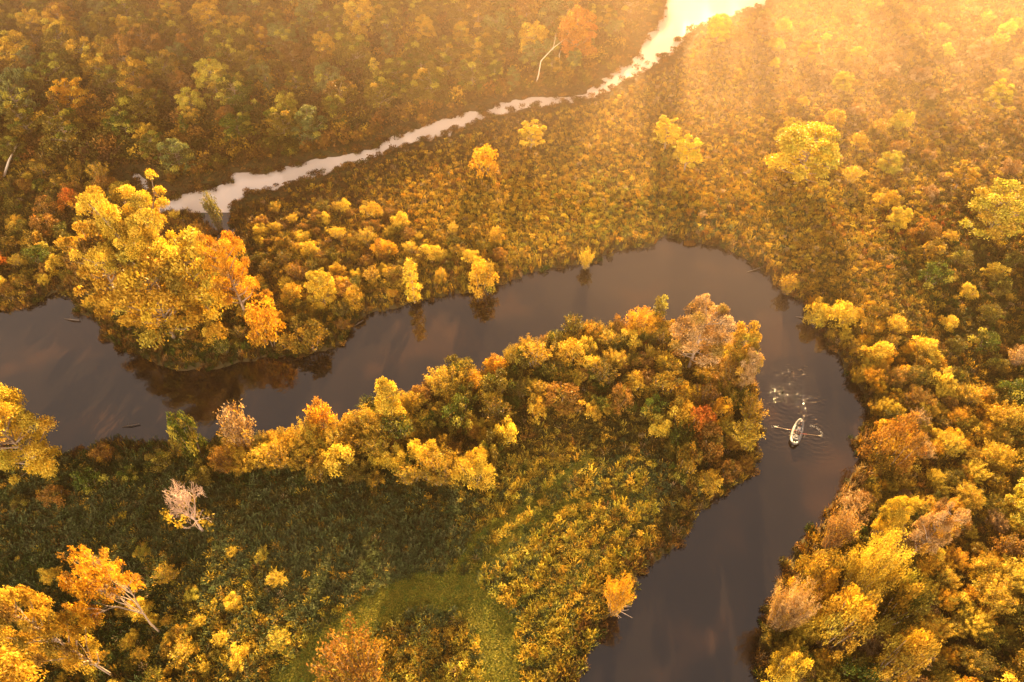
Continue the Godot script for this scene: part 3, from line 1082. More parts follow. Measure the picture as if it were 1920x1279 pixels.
func build_zones() -> void:
	# the shaded forest beyond the stream
	forest_poly = polygon([-140, -60, 1330, -60, 1250, 10, 1195, 95, 1105, 158, 1000, 172, 850, 203, 700, 262, 560, 290, 425, 312, 330, 350, 270, 318, 235, 318, 150, 300, -140, 320])
	zone([-140, -50, 1320, -50, 1240, 10, 1185, 95, 1095, 158, 1000, 170, 850, 200, 700, 258, 560, 285, 425, 308, 330, 345, 270, 316, 235, 316, 150, 300, -140, 320], 5.7, 295, 21, func(p, a, b, c, k):
		var colour := sort_of(a, ["olive", .50, "sage", .26, "golden", .08, "brown", .05, "russet", .03, "green", .05, "lime", .03])
		var form := sort_of(b, ["round", .62, "tall", .2, "open", .12, "column", .06])
		var h: float = 5.6 + 5.6 * c
		zone_tree(p, form, colour, k, h, {"round": h * .95, "open": h * .9, "tall": h * .62, "column": h * .4}[form], "in the shaded forest", "trees of the shaded forest beyond the stream"))
	# the thicket left of the bend tree
	zone([-120, 330, 200, 330, 240, 370, 170, 480, 120, 530, 60, 560, -120, 580], 3.8, 46, 22, func(p, a, b, c, k):
		zone_shrub(p, "shrub" if b < .75 else "spray", sort_of(a, ["golden", .36, "olive", .26, "yellow", .16, "russet", .14, "red", .02, "green", .06]), k, 2.2 + 3.4 * c, 3.0 + 3.2 * c, "in the left thicket", "shrubs of the left thicket"))
	# the bend under the huge tree and along the far bank
	zone([135, 545, 190, 590, 260, 650, 420, 680, 540, 660, 640, 635, 690, 585, 640, 480, 480, 520, 300, 500, 170, 500], 3.0, 42, 23, func(p, a, b, c, k):
		zone_shrub(p, "shrub" if b < .7 else "spray", sort_of(a, ["golden", .3, "olive", .28, "green", .2, "russet", .12, "orange", .1]), k, 2.2 + 2.6 * c, 2.8 + 2.2 * c, "on the left bend", "shrubs under the bend trees"))
	zone([480, 400, 700, 400, 1000, 470, 980, 505, 880, 540, 760, 565, 690, 580, 640, 560, 520, 520], 4.6, 34, 24, func(p, a, b, c, k):
		zone_shrub(p, "shrub" if b < .6 else "spray", sort_of(a, ["golden", .45, "yellow", .3, "russet", .15, "orange", .1]), k, 1.8 + 2.6 * c, 2.4 + 2.4 * c, "on the far bank", "shrubs along the far bank"))
	# peninsula thicket
	zone([400, 830, 620, 805, 745, 755, 870, 705, 1000, 655, 1100, 625, 1230, 625, 1300, 640, 1390, 700, 1412, 800, 1410, 870, 1340, 930, 1290, 930, 1220, 800, 1000, 785, 930, 880, 800, 915, 620, 910, 480, 890, 400, 860], 3.5, 105, 25, func(p, a, b, c, k):
		zone_shrub(p, "shrub" if b < .45 else "thicket" if b < .75 else "spray", sort_of(a, ["golden", .38, "yellow", .16, "olive", .24, "orange", .06, "russet", .09, "green", .07]), k, 2.8 + 3.8 * c, 3.2 + 3.0 * c, "on the peninsula", "shrubs of the peninsula thicket"))
	zone([-100, 850, 180, 850, 380, 850, 420, 880, 380, 920, 240, 930, 100, 960, -100, 960], 5.0, 16, 26, func(p, a, b, c, k):
		zone_shrub(p, "shrub", sort_of(a, ["olive", .5, "green", .3, "russet", .2]), k, 1.8 + 2.0 * c, 2.8 + 2.0 * c, "on the near left bank", "shrubs of the near left bank"))
	zone([120, 1040, 340, 1020, 580, 1060, 600, 1130, 500, 1250, 420, 1330, 100, 1330, 60, 1200], 4.8, 18, 27, func(p, a, b, c, k):
		zone_shrub(p, "shrub" if b < .5 else "spray", sort_of(a, ["yellow", .4, "golden", .35, "lime", .15, "green", .1]), k, 1.3 + 1.8 * c, 2.0 + 2.2 * c, "in the near meadow", "shrubs of the near meadow"))
	zone([330, 845, 620, 822, 745, 770, 770, 840, 620, 880, 420, 890], 2.6, 30, 35, func(p, a, b, c, k):
		zone_shrub(p, "shrub" if b < .5 else "thicket" if b < .75 else "spray", sort_of(a, ["golden", .5, "yellow", .2, "olive", .2, "russet", .1]), k, 2.6 + 2.6 * c, 3.0 + 2.2 * c, "in the near bank hedge", "shrubs of the near bank hedge"))
	# the misty upper right
	zone([1480, -50, 2040, -50, 2040, 430, 1750, 400, 1560, 400, 1440, 250, 1330, 200, 1330, 80], 6.0, 100, 28, func(p, a, b, c, k):
		if c > .75:
			zone_tree(p, "round" if b < .6 else "open", sort_of(a, ["golden", .4, "straw", .2, "yellow", .25, "lime", .15]), k, 5.0 + 12.0 * (c - .75), 5.0 + 9.0 * (c - .75), "in the misty meadow", "trees of the misty meadow")
		else:
			zone_shrub(p, "shrub" if b < .7 else "spray", sort_of(a, ["golden", .4, "straw", .22, "yellow", .18, "olive", .1, "russet", .1]), k, 2.0 + 3.8 * c, 2.8 + 4.4 * c, "in the misty meadow", "shrubs of the misty meadow"))
	# the right bank
	zone([1720, 440, 2040, 430, 2040, 780, 1880, 760, 1800, 700, 1740, 600], 4.4, 40, 29, func(p, a, b, c, k):
		zone_shrub(p, "shrub", sort_of(a, ["olive", .5, "green", .2, "golden", .12, "yellow", .08, "russet", .1]), k, 2.2 + 3.0 * c, 3.2 + 2.8 * c, "in the dark right thicket", "shrubs of the dark right thicket"))
	zone([1560, 600, 1620, 590, 1760, 700, 1900, 790, 2040, 820, 2040, 1340, 1700, 1340, 1640, 1240, 1740, 1100, 1720, 900, 1640, 760], 3.9, 100, 30, func(p, a, b, c, k):
		zone_shrub(p, "shrub" if b < .4 else "thicket" if b < .65 else "spray", sort_of(a, ["golden", .44, "yellow", .22, "orange", .08, "straw", .06, "olive", .12, "russet", .08]), k, 2.0 + 2.8 * c, 2.8 + 2.6 * c, "on the right bank", "shrubs of the right bank"))
	zone([1480, 1130, 1560, 1020, 1680, 960, 1740, 1100, 1640, 1240, 1700, 1340, 1440, 1340, 1430, 1240], 4.0, 14, 31, func(p, a, b, c, k):
		zone_shrub(p, "shrub", sort_of(a, ["golden", .5, "olive", .3, "green", .2]), k, 2.6 + 2.4 * c, 3.2 + 2.4 * c, "at the lower right water", "shrubs of the lower right bank"))
	fill([400, 835, 620, 810, 745, 760, 870, 710, 1000, 660, 1100, 630, 1230, 630, 1300, 645, 1385, 700, 1405, 800, 1405, 880, 1330, 935, 1280, 930, 1220, 790, 1000, 775, 930, 880, 800, 910, 620, 905, 480, 885, 400, 860], 220, ["shrub", "spray", "thicket"], ["golden", "olive", "russet", "yellow", "green"], 1.4, 3.6, 41)
	fill([1500, 570, 1620, 590, 1760, 700, 1900, 790, 2040, 820, 2040, 1340, 1480, 1340, 1480, 1130, 1600, 980, 1650, 820], 330, ["shrub", "spray", "thicket"], ["golden", "olive", "yellow", "orange"], 1.2, 3.2, 42)
	fill([1400, -50, 2040, -50, 2040, 780, 1880, 760, 1720, 560, 1640, 400, 1500, 250, 1440, 120], 260, ["shrub", "spray"], ["golden", "olive", "russet", "straw"], 1.0, 3.0, 43)
	fill([-120, 330, 230, 335, 300, 400, 700, 400, 1000, 480, 880, 540, 640, 640, 420, 680, 260, 650, 150, 570, -120, 560], 260, ["shrub", "spray"], ["golden", "olive", "russet", "yellow"], 1.2, 3.0, 44)
	fill([300, 360, 430, 318, 560, 294, 700, 266, 860, 208, 1000, 178, 1110, 160, 1190, 106, 1180, 80, 1100, 140, 850, 185, 560, 270, 330, 330], 130, ["spray", "shrub"], ["brown", "olive", "russet"], 1.4, 3.6, 45)
	fill([150, 1190, 250, 1140, 420, 1170, 470, 1330, 100, 1330], 46, ["shrub", "spray"], ["golden", "yellow", "olive"], 1.0, 2.6, 46)
	fill([330, 845, 620, 820, 745, 768, 780, 830, 620, 880, 420, 890], 60, ["shrub", "thicket"], ["golden", "olive", "russet"], 1.4, 3.0, 47)
	fill([1440, 1180, 1500, 1060, 1580, 970, 1700, 930, 1760, 1060, 1720, 1330, 1440, 1330], 150, ["shrub", "spray", "thicket"], ["golden", "yellow", "straw", "olive"], 1.4, 3.8, 48)
	# mist lying over the upper right meadow
	var mist := FogMaterial.new()
	mist.density = .0011
	mist.albedo = Color(1.0, .86, .70)
	for q in [[1700, 60, 150.0, 22.0, 80.0], [1620, 170, 100.0, 16.0, 46.0], [1400, 170, 60.0, 12.0, 40.0], [1300, 60, 70.0, 18.0, 50.0], [1480, 250, 60.0, 10.0, 36.0], [1160, 260, 70.0, 12.0, 60.0]]:
		var f := FogVolume.new()
		f.name = numbered("mist")
		f.shape = RenderingServer.FOG_VOLUME_SHAPE_ELLIPSOID
		f.size = Vector3(q[2], q[3], q[4])
		f.material = mist
		add_child(f)
		f.position = ground_at(q[0], q[1]) + Vector3(0, q[3] * .3, 0)
		kind(f, "stuff")
	# a breath of vapour on the water round the head of the bend
	var vapour := FogMaterial.new()
	vapour.density = .00095
	vapour.albedo = Color(1.0, .88, .76)
	for q in [Vector3(84, 9, 54), Vector3(62, 7, 40), Vector3(42, 6, 26)]:
		var over := FogVolume.new()
		over.name = numbered("mist")
		over.shape = RenderingServer.FOG_VOLUME_SHAPE_ELLIPSOID
		over.size = q
		over.material = vapour
		add_child(over)
		over.position = ground_at(1310, 540) + Vector3(0, 1.0, 0)
		kind(over, "stuff")
	var haze := FogMaterial.new()
	haze.density = .00095
	haze.albedo = Color(1.0, .85, .68)
	for q in [[0.0, 6.0, -238.0, 520.0, 64.0, 200.0], [70.0, 4.0, -190.0, 260.0, 40.0, 150.0]]:
		var f := FogVolume.new()
		f.name = numbered("mist")
		f.shape = RenderingServer.FOG_VOLUME_SHAPE_ELLIPSOID
		f.size = Vector3(q[3], q[4], q[5])
		f.material = haze
		add_child(f)
		f.position = Vector3(q[0], q[1], q[2])
		kind(f, "stuff")
	# trees on the ridge outside the view, which shade the forest
	rng.seed = 91
	var s := Scatter.new()
	for k in 4200:
		var x := rng.randf_range(-340, 200)
		var z := rng.randf_range(-480, -340)
		if hill(x, z) < 8.0:
			continue
		var w := rng.randf_range(.7, 1.3) * (1.0 if x < 52.0 else .6)
		s.add(Vector3(x, height(x, z), z), rng.randf() * TAU, w, w * rng.randf_range(.9, 1.3), Color.WHITE)
	# a few clusters of old trees on the ridge's end, between which the sun breaks through
	for q in [[60.0, 69.0, 30], [84.0, 87.5, 16], [112.0, 115.0, 2], [152.0, 155.0, 9]]:
		for k in q[2]:
			var x := rng.randf_range(q[0], q[1])
			var z := rng.randf_range(-462, -438)
			s.add(Vector3(x, height(x, z), z), rng.randf() * TAU, rng.randf_range(.6, .9), rng.randf_range(2.4, 3.5), Color.WHITE)
	scatter("ridge_forest", s, tree_meshes("round", "olive", 0)[1], leaf_material)

func build_deadwood() -> void:
	rng.seed = 12
	var pale := paint(.42, .34, .26, .9)
	var a := ground_at(6, 345) + Vector3(0, .5, 0)
	var b := ground_at(52, 300) + Vector3(0, 4.5, 0)
	var g := Bag.new()
	g.tube([a, a.lerp(b, .5) + Vector3(0, .4, 0), b], [.3, .22, .08], 7, Color.WHITE)
	g.tube([a.lerp(b, .7), a.lerp(b, .8) + Vector3(1.2, 1.2, 0)], [.09, .02], 5, Color.WHITE)
	tag(put("fallen_trunk", g.mesh(), pale), "pale fallen trunk leaning in the forest at the left edge", "dead tree")
	for q in [[1003, 168, 1012, 118, 1050, 78, "forked pale dead tree left of the tall red tree"], [1046, 150, 1048, 122, 1048, 98, "thin straight dead trunk between the forked dead tree and the red tree"]]:
		var f := ground_at(q[0], q[1])
		f.y = height(f.x, f.z) - .2
		var t := f + Vector3((q[2] - q[0]) / 6.6, height_to(f, q[3]), 0)
		g = Bag.new()
		g.tube([f, f.lerp(t, .5) + Vector3(.15, 0, .1), t], [.22, .17, .12], 6, Color.WHITE)
		var u := Vector3((q[4] - q[2]) / 6.6, height_to(f, q[5]) - t.y + f.y, 0)
		g.tube([t, t + u * .55 + Vector3(-.3, .2, 0), t + u], [.12, .08, .02], 5, Color.WHITE)
		if q[0] == 1003:
			g.tube([t + u * .5, t + u * .75 + Vector3(-1.0, .9, 0), t + u + Vector3(-2.2, 1.6, 0)], [.08, .05, .015], 4, Color.WHITE)
		tag(put("dead_tree", g.mesh(), pale), q[6], "dead tree")
	var wet := paint(.05, .035, .025, .5)
	for q in [[1400, 511, 1432, 501, .13, "dark log poking out from the outer bend into the water"], [228, 801, 262, 796, .1, "dark driftwood stick afloat near the left near bank"], [120, 598, 150, 602, .14, "driftwood afloat in the left river arm"], [1492, 594, 1515, 598, .12, "short dead snag in the water below the outer bend shrubs"], [1062, 1276, 1102, 1250, .16, "grey log lying at the lower near bank"], [664, 612, 682, 602, .1, "short stick lying in the water at the end of the left bend"]]:
		var f := ground_at(q[0], q[1]) + Vector3(0, .03, 0)
		var t := ground_at(q[2], q[3]) + Vector3(0, .25, 0)
		g = Bag.new()
		g.tube([f, f.lerp(t, .5) + Vector3(0, .12, .1), t], [q[4] * .4, q[4], q[4] * .8], 6, Color.WHITE)
		g.tube([f.lerp(t, .4), f.lerp(t, .3) + Vector3(.3, .5, -.5)], [q[4] * .4, .015], 4, Color.WHITE)
		tag(put("driftwood", g.mesh(), wet), q[5], "driftwood")
	g = Bag.new()
	var root := ground_at(1150, 1146)
	root.y = .7
	for k in 9:
		var to := root + Vector3(rng.randf_range(.3, 2.6), rng.randf_range(-.65, .5), rng.randf_range(-.4, 1.6))
		limb(g, root, to, .06, 4)
	tag(put("dead_branches", g.mesh(), paint(.3, .22, .16, .9)), "tangle of bare dead branches hanging into water below the orange shrub", "branches")
	for q in [[1293, 458, 1.0, "tiny grass islet off the top of the bend"], [30, 572, 2.2, "brown grass islet in the left river arm"]]:
		var p := ground_at(q[0], q[1])
		g = Bag.new()
		for k in 260:
			var w := rng.randf() * TAU
			var foot: Vector3 = p + Vector3(cos(w), 0, sin(w) * .6) * q[2] * sqrt(rng.randf()) * 1.2
			var tip: Vector3 = foot + Vector3(rng.randf_range(-.25, .25), rng.randf_range(.3, .8), rng.randf_range(-.25, .25))
			g.tri(foot - Vector3(.06, .1, 0), tip, foot + Vector3(.06, -.1, 0), leaf_color(palettes["russet"]))
		tag(put("grass_islet", g.mesh(), grass_material), q[3], "islet")


# ---------------------------------------------------------------- bodies as one skin: smooth union of tapered capsules, meshed as surface nets
func skin(bag: Bag, bones: Array, cell: float, k: float) -> void:
	var lo := Vector3(1e9, 1e9, 1e9)
	var hi := -lo
	for b in bones:
		var r: float = maxf(b[2], b[3]) + cell * 2
		lo = lo.min(b[0] - Vector3.ONE * r).min(b[1] - Vector3.ONE * r)
		hi = hi.max(b[0] + Vector3.ONE * r).max(b[1] + Vector3.ONE * r)
	var n := Vector3i(((hi - lo) / cell).ceil()) + Vector3i.ONE
	var field := PackedFloat32Array()
	field.resize(n.x * n.y * n.z)
	field.fill(1.0)
	for b in bones:
		var pa: Vector3 = b[0]
		var ab: Vector3 = b[1] - pa
		var l2 := maxf(ab.length_squared(), 1e-9)
		var reach: float = maxf(b[2], b[3]) + maxf(k * 2, cell * 3)
		var c0 := Vector3i(((pa.min(b[1]) - Vector3.ONE * reach - lo) / cell).floor()).clamp(Vector3i.ZERO, n - Vector3i.ONE)
		var c1 := Vector3i(((pa.max(b[1]) + Vector3.ONE * reach - lo) / cell).ceil()).clamp(Vector3i.ZERO, n - Vector3i.ONE)
		for z in range(c0.z, c1.z + 1):
			for y in range(c0.y, c1.y + 1):
				for x in range(c0.x, c1.x + 1):
					var p := lo + Vector3(x, y, z) * cell - pa
					var t := clampf(p.dot(ab) / l2, 0, 1)
					var d: float = (p - ab * t).length() - lerpf(b[2], b[3], t)
					var at := (z * n.y + y) * n.x + x
					var f := field[at]
					var h := clampf(.5 + .5 * (f - d) / k, 0, 1)
					field[at] = lerpf(f, d, h) - k * h * (1 - h)
	var index := {}
	for z in n.z - 1:
		for y in n.y - 1:
			for x in n.x - 1:
				var sum := Vector3.ZERO
				var cuts := 0
				var f := PackedFloat32Array()
				for q in 8:
					f.push_back(field[((z + (q >> 2)) * n.y + y + ((q >> 1) & 1)) * n.x + x + (q & 1)])
				for e in [[0, 1], [2, 3], [4, 5], [6, 7], [0, 2], [1, 3], [4, 6], [5, 7], [0, 4], [1, 5], [2, 6], [3, 7]]:
					var a := f[e[0]]
					var c := f[e[1]]
					if (a < 0) != (c < 0):
						var t := a / (a - c)
						sum += Vector3(e[0] & 1, (e[0] >> 1) & 1, e[0] >> 2).lerp(Vector3(e[1] & 1, (e[1] >> 1) & 1, e[1] >> 2), t)
						cuts += 1
				if cuts:
					var p := lo + (Vector3(x, y, z) + sum / cuts) * cell
					var best := 1e9
					var col := Color.WHITE
					for b in bones:
						var ab: Vector3 = b[1] - b[0]
						var t := clampf((p - b[0]).dot(ab) / maxf(ab.length_squared(), 1e-9), 0, 1)
						var d: float = (p - b[0] - ab * t).length() - lerpf(b[2], b[3], t)
						if d < best:
							best = d
							col = b[4]
					index[(z * n.y + y) * n.x + x] = bag.v.size()
					bag.v.push_back(p)
					bag.c.push_back(col)
	var steps := [1, n.x, n.x * n.y]
	for z in range(1, n.z - 1):
		for y in range(1, n.y - 1):
			for x in range(1, n.x - 1):
				var at := (z * n.y + y) * n.x + x
				for axis in 3:
					var a := field[at] < 0
					if a == (field[at + steps[axis]] < 0):
						continue
					var s1: int = steps[(axis + 1) % 3]
					var s2: int = steps[(axis + 2) % 3]
					var q := [index[at], index[at - s1], index[at - s1 - s2], index[at - s2]]
					if a:
						bag.i.append_array(PackedInt32Array([q[0], q[2], q[1], q[0], q[3], q[2]]))
					else:
						bag.i.append_array(PackedInt32Array([q[0], q[1], q[2], q[0], q[2], q[3]]))

func hand(bag: Bag, wrist: Vector3, along: Vector3, palm_side: Vector3, flesh: Color) -> void:
	# a hand closed round a grip: palm, four unequal curled fingers and a thumb from the palm's side
	along = along.normalized()
	var across := along.cross(palm_side).normalized()
	var inward := across.cross(along).normalized() * (1.0 if across.cross(along).dot(palm_side) > 0 else -1.0)
	var bones := []
	for k in 4:
		var off := across * (.03 - .02 * k)
		var knuckle := wrist + along * .085 + off
		var l: float = [.9, 1.0, .95, .75][k]
		bones.append([wrist + off * .6, knuckle, .014, .012, flesh])
		var m := knuckle + (along * .6 + inward * .8).normalized() * .04 * l
		var t := m + (inward * .7 - along * .7).normalized() * .028 * l
		bones.append([knuckle, m, .0095, .009, flesh])
		bones.append([m, t, .009, .008, flesh])
		bones.append([t, t - along * .02 * l, .008, .007, flesh])
	var base := wrist + along * .03 + across * .034
	var joint := base + (across * .6 + along * .5 + inward * .6).normalized() * .035
	bones.append([base, joint, .013, .011, flesh])
	bones.append([joint, joint + (inward * .6 + along * .4 - across * .6).normalized() * .035, .010, .008, flesh])
	skin(bag, bones, .005, .004)

func head(bag: Bag, neck: Vector3, facing: Vector3, flesh: Color) -> void:
	facing = facing.normalized()
	var side := facing.cross(Vector3.UP).normalized()
	var up := side.cross(facing)
	var c := neck + Vector3(0, .15, 0) + facing * .015
	var dark := flesh.darkened(.75)
	skin(bag, [
		[c + up * .035 - facing * .02, c + up * .035 + facing * .025, .078, .074, flesh], [c - up * .02 + facing * .03, c - up * .085 + facing * .055, .06, .032, flesh],
		[c + facing * .095 + up * .01, c + facing * .118 - up * .022, .010, .015, flesh], [c + side * .08, c + side * .086 - up * .03 - facing * .005, .013, .009, flesh], [c - side * .08, c - side * .086 - up * .03 - facing * .005, .013, .009, flesh],
		[c + facing * .088 + side * .032 + up * .012, c + facing * .09 + side * .034 + up * .012, .012, .012, dark], [c + facing * .088 - side * .032 + up * .012, c + facing * .09 - side * .034 + up * .012, .012, .012, dark],
		[c + facing * .093 - up * .052 + side * .02, c + facing * .093 - up * .052 - side * .02, .008, .008, Color(.35, .12, .09)],
		[neck - Vector3(0, .05, 0), neck + Vector3(0, .07, 0), .058, .052, flesh],
	], .009, .014)

func person(at: Vector3, turn: float, hands: Array, shirt: Color, trousers: Color, cap: Color, hair: Color, label: String) -> void:
	# seated, in the person's own axes: seat at the origin, facing +z; HANDS are where the two fists are
	var o := thing("person", at, turn)
	var b := Bag.new()
	var flesh := Color(.45, .24, .15)
	var hip := Vector3(0, .10, 0)
	var chest := Vector3(0, .50, .05)
	var bones := [[hip + Vector3(-.08, 0, 0), hip + Vector3(.08, 0, 0), .13, .13, trousers], [hip + Vector3(0, .08, 0), chest, .135, .155, shirt], [chest + Vector3(-.12, .03, 0), chest + Vector3(.12, .03, 0), .095, .095, shirt], [chest + Vector3(0, .1, 0), chest + Vector3(0, .2, .02), .07, .055, flesh]]
	for s in [-1, 1]:
		var knee := Vector3(.17 * s, .16, .44)
		var ankle := Vector3(.16 * s, -.27, .56)
		bones.append([hip + Vector3(.1 * s, 0, 0), knee, .095, .066, trousers])
		bones.append([knee, ankle, .062, .045, trousers])
		bones.append([ankle + Vector3(0, -.04, -.03), ankle + Vector3(.03 * s, -.06, .15), .048, .04, Color(.04, .035, .03)])
		var shoulder := chest + Vector3(.19 * s, .05, 0)
		var fist: Vector3 = hands[0 if s < 0 else 1]
		var d := fist - shoulder
		var l := minf(d.length(), .56)
		fist = shoulder + d.normalized() * l
		var wrist := fist - d.normalized() * .07
		var mid := (shoulder + wrist) / 2
		var half := shoulder.distance_to(wrist) / 2
		var drop := sqrt(maxf(.0004, .285 * .285 - half * half))
		var out := (Vector3(.45 * s, -1, -.1) - d.normalized() * Vector3(.45 * s, -1, -.1).dot(d.normalized())).normalized()
		var elbow := mid + out * drop
		bones.append([shoulder, elbow, .062, .045, shirt])
		bones.append([elbow, elbow.lerp(wrist, .55), .044, .036, shirt])
		bones.append([elbow.lerp(wrist, .55), wrist, .034, .027, flesh])
		hand(b, wrist, d, Vector3(0, -1, 0), flesh)
	skin(b, bones, .024, .035)
	head(b, chest + Vector3(0, .2, .02), Vector3(0, -.1, 1), flesh)
	var m := StandardMaterial3D.new()
	m.vertex_color_use_as_albedo = true
	m.roughness = .8
	put("body", b.mesh(true), m, o)
	var c := chest + Vector3(0, .35, .035)
	var g := Bag.new()
	for ring in [[.02, .096], [.07, .09], [.105, .06], [.118, .0]]:
		for s in 14:
			var w := TAU * s / 14
			g.v.push_back(c + Vector3(cos(w) * ring[1] * .92, ring[0] + .015, sin(w) * ring[1] * 1.12 - .01))
			g.c.push_back(Color.WHITE)
	for k in 3:
		for s in 14:
			var q := k * 14 + s
			var q2 := k * 14 + (s + 1) % 14
			g.i.append_array(PackedInt32Array([q, q2, q2 + 14, q, q2 + 14, q + 14]))
	g.box(c + Vector3(-.075, .03, .08), c + Vector3(.075, .045, .19), .006, Color.WHITE)
	put("cap", g.mesh(), paint(cap.r, cap.g, cap.b, .85), o)
	g = Bag.new()
	g.ball(c + Vector3(0, -.005, -.035), Vector3(.088, .075, .085), Color.WHITE)
	put("hair", g.mesh(true), paint(hair.r, hair.g, hair.b, .8), o)
	tag(o, label, "person")

func build_raft(stern: Vector3, bow: Vector3) -> void:
	var middle := (stern + bow) / 2
	var d := (bow - stern).normalized()
	var turn := atan2(d.x, d.z)
	var frame := Transform3D(Basis(Vector3.UP, turn), middle)
	var o := thing("raft", middle, turn)
	tag(o, "pale grey inflatable fishing raft with a rowing frame and two people aboard", "boat")
	var white := paint(.135, .132, .13, .5)
	# the ring of the hull: pointed a little at the stern, rounder at the bow, both ends turned up
	var hull := Bag.new()
	var pts := []
	var radii := []
	for k in 56:
		var w := TAU * k / 56
		var cz := sin(w)
		var cx := cos(w)
		var z := signf(cz) * pow(absf(cz), .82) * 2.52
		var x := signf(cx) * pow(absf(cx), .74) * (.62 - (.10 * maxf(0, -cz)))
		pts.append(Vector3(x, .20 + .34 * pow(maxf(0, absf(z) - .9) / 1.5, 2), z))
		radii.append(.235 - .05 * pow(absf(z) / 2.52, 3))
	hull.tube(pts, radii, 14, Color.WHITE, true)
	put("hull", hull.mesh(true), white, o)
	var g := Bag.new()
	var fl := Bag.new()
	for k in 24:
		var a := -2.1 + 4.2 * k / 24
		var b := a + 4.2 / 24
		var wa := .52 * sqrt(maxf(.05, 1 - pow(absf(a) / 2.4, 3)))
		var wb := .52 * sqrt(maxf(.05, 1 - pow(absf(b) / 2.4, 3)))
		var ya := .13 + .3 * pow(maxf(0, absf(a) - 1.0) / 1.5, 2) + .012 * sin(k * 1.7)
		var yb := .13 + .3 * pow(maxf(0, absf(b) - 1.0) / 1.5, 2) + .012 * sin((k + 1) * 1.7)
		fl.quad(Vector3(-wa, ya, a), Vector3(wa, ya, a), Vector3(wb, yb, b), Vector3(-wb, yb, b), Color.WHITE)
	put("floor", fl.mesh(), paint(.07, .068, .065, .7), o)
	for s in [-1, 1]:
		g = Bag.new()
		g.tube([Vector3(.53 * s, .46, -1.15), Vector3(.57 * s, .47, 0), Vector3(.53 * s, .46, 1.15)], [.024, .024, .024], 8, Color.WHITE)
		put("frame_rail", g.mesh(true), paint(.55, .55, .56, .35, .8), o)
		g = Bag.new()
		g.tube([Vector3(.60 * s, .45, .18), Vector3(.64 * s, .64, .18)], [.03, .022], 8, Color.WHITE)
		g.tube([Vector3(.64 * s, .64, .12), Vector3(.64 * s, .70, .1), Vector3(.64 * s, .64, .24)], [.012, .012, .012], 6, Color.WHITE)
		put("oarlock", g.mesh(true), paint(.2, .2, .2, .4, .8), o)
	for z in [-1.1, -.35, .62, 1.12]:
		g = Bag.new()
		g.tube([Vector3(-.54, .46, z), Vector3(0, .465, z), Vector3(.54, .46, z)], [.024, .024, .024], 8, Color.WHITE)
		put("cross_bar", g.mesh(true), paint(.55, .55, .56, .35, .8), o)
	for q in [[-.30, "rower_seat", .50], [-1.74, "stern_seat", .515]]:
		g = Bag.new()
		g.box(Vector3(-.24, q[2], q[0] - .2), Vector3(.24, q[2] + .07, q[0] + .2), .02, Color.WHITE)
		var seat := put(q[1], g.mesh(), paint(.10, .10, .10, .6), o)
		g = Bag.new()
		g.box(Vector3(-.22, q[2] + .08, q[0] - .27), Vector3(.22, q[2] + .40, q[0] - .205), .02, Color.WHITE)
		put("backrest", g.mesh(), paint(.10, .10, .10, .6), seat)
		g = Bag.new()
		g.tube([Vector3(0, .14, q[0]), Vector3(0, q[2], q[0])], [.06, .05], 8, Color.WHITE)
		put("pedestal", g.mesh(true), paint(.3, .3, .3, .4, .7), seat)
	g = Bag.new()
	g.box(Vector3(-.02, .30, 1.72), Vector3(.02, .50, 1.76), .005, Color.WHITE)
	g.tube([Vector3(-.02, .62, 2.1), Vector3(0, .78, 2.42), Vector3(.02, .7, 2.62)], [.02, .02, .02], 6, Color.WHITE)
	put("anchor_arm", g.mesh(true), paint(.4, .4, .4, .4, .8), o)
	# the cooler and bags are carried in the raft
	var c := thing("cooler", frame * Vector3(.0, .18, 1.28), turn)
	g = Bag.new()
	g.box(Vector3(-.36, 0, -.26), Vector3(.36, .36, .26), .03, Color.WHITE)
	put("body", g.mesh(), paint(.20, .195, .19, .5), c)
	g = Bag.new()
	for e in [[Vector3(-.37, .363, -.27), Vector3(-.25, .45, .27)], [Vector3(.25, .363, -.27), Vector3(.37, .45, .27)], [Vector3(-.248, .363, -.27), Vector3(.248, .45, -.16)], [Vector3(-.248, .363, .16), Vector3(.248, .45, .27)]]:
		g.box(e[0], e[1], .015, Color.WHITE)
	put("seat_rim", g.mesh(), paint(.24, .235, .23, .5), c)
	g = Bag.new()
	g.box(Vector3(-.246, .363, -.158), Vector3(.246, .39, .158), .008, Color.WHITE)
	put("seat_pad", g.mesh(), paint(.06, .055, .055, .8), c)
	tag(c, "white box seat with a dark pad in the bow of the raft", "cooler")
	for q in [[Vector3(-.36, .17, .46), Vector3(.15, .16, .13), Color(.35, .20, .07), "tan bag on the raft floor left of the rower's legs"], [Vector3(.34, .18, -.85), Vector3(.14, .15, .22), Color(.06, .06, .07), "dark bag on the raft floor behind the rower"]]:
		var p := thing("gear_bag", frame * q[0], turn)
		g = Bag.new()
		g.ball(Vector3(0, q[1].y, 0), q[1], Color.WHITE, 8, 12)
		put("sack", g.mesh(true), paint(q[2].r, q[2].g, q[2].b, .8), p)
		g = Bag.new()
		g.tube([Vector3(-.09, q[1].y * 1.9, 0), Vector3(0, q[1].y * 2.0 + .07, 0), Vector3(.09, q[1].y * 1.9, 0)], [.012, .012, .012], 6, Color.WHITE)
		put("strap", g.mesh(true), paint(.05, .05, .05, .8), p)
		tag(p, q[3], "bag")
	# the oars, held by the rower and lying in their locks
	var grips := []
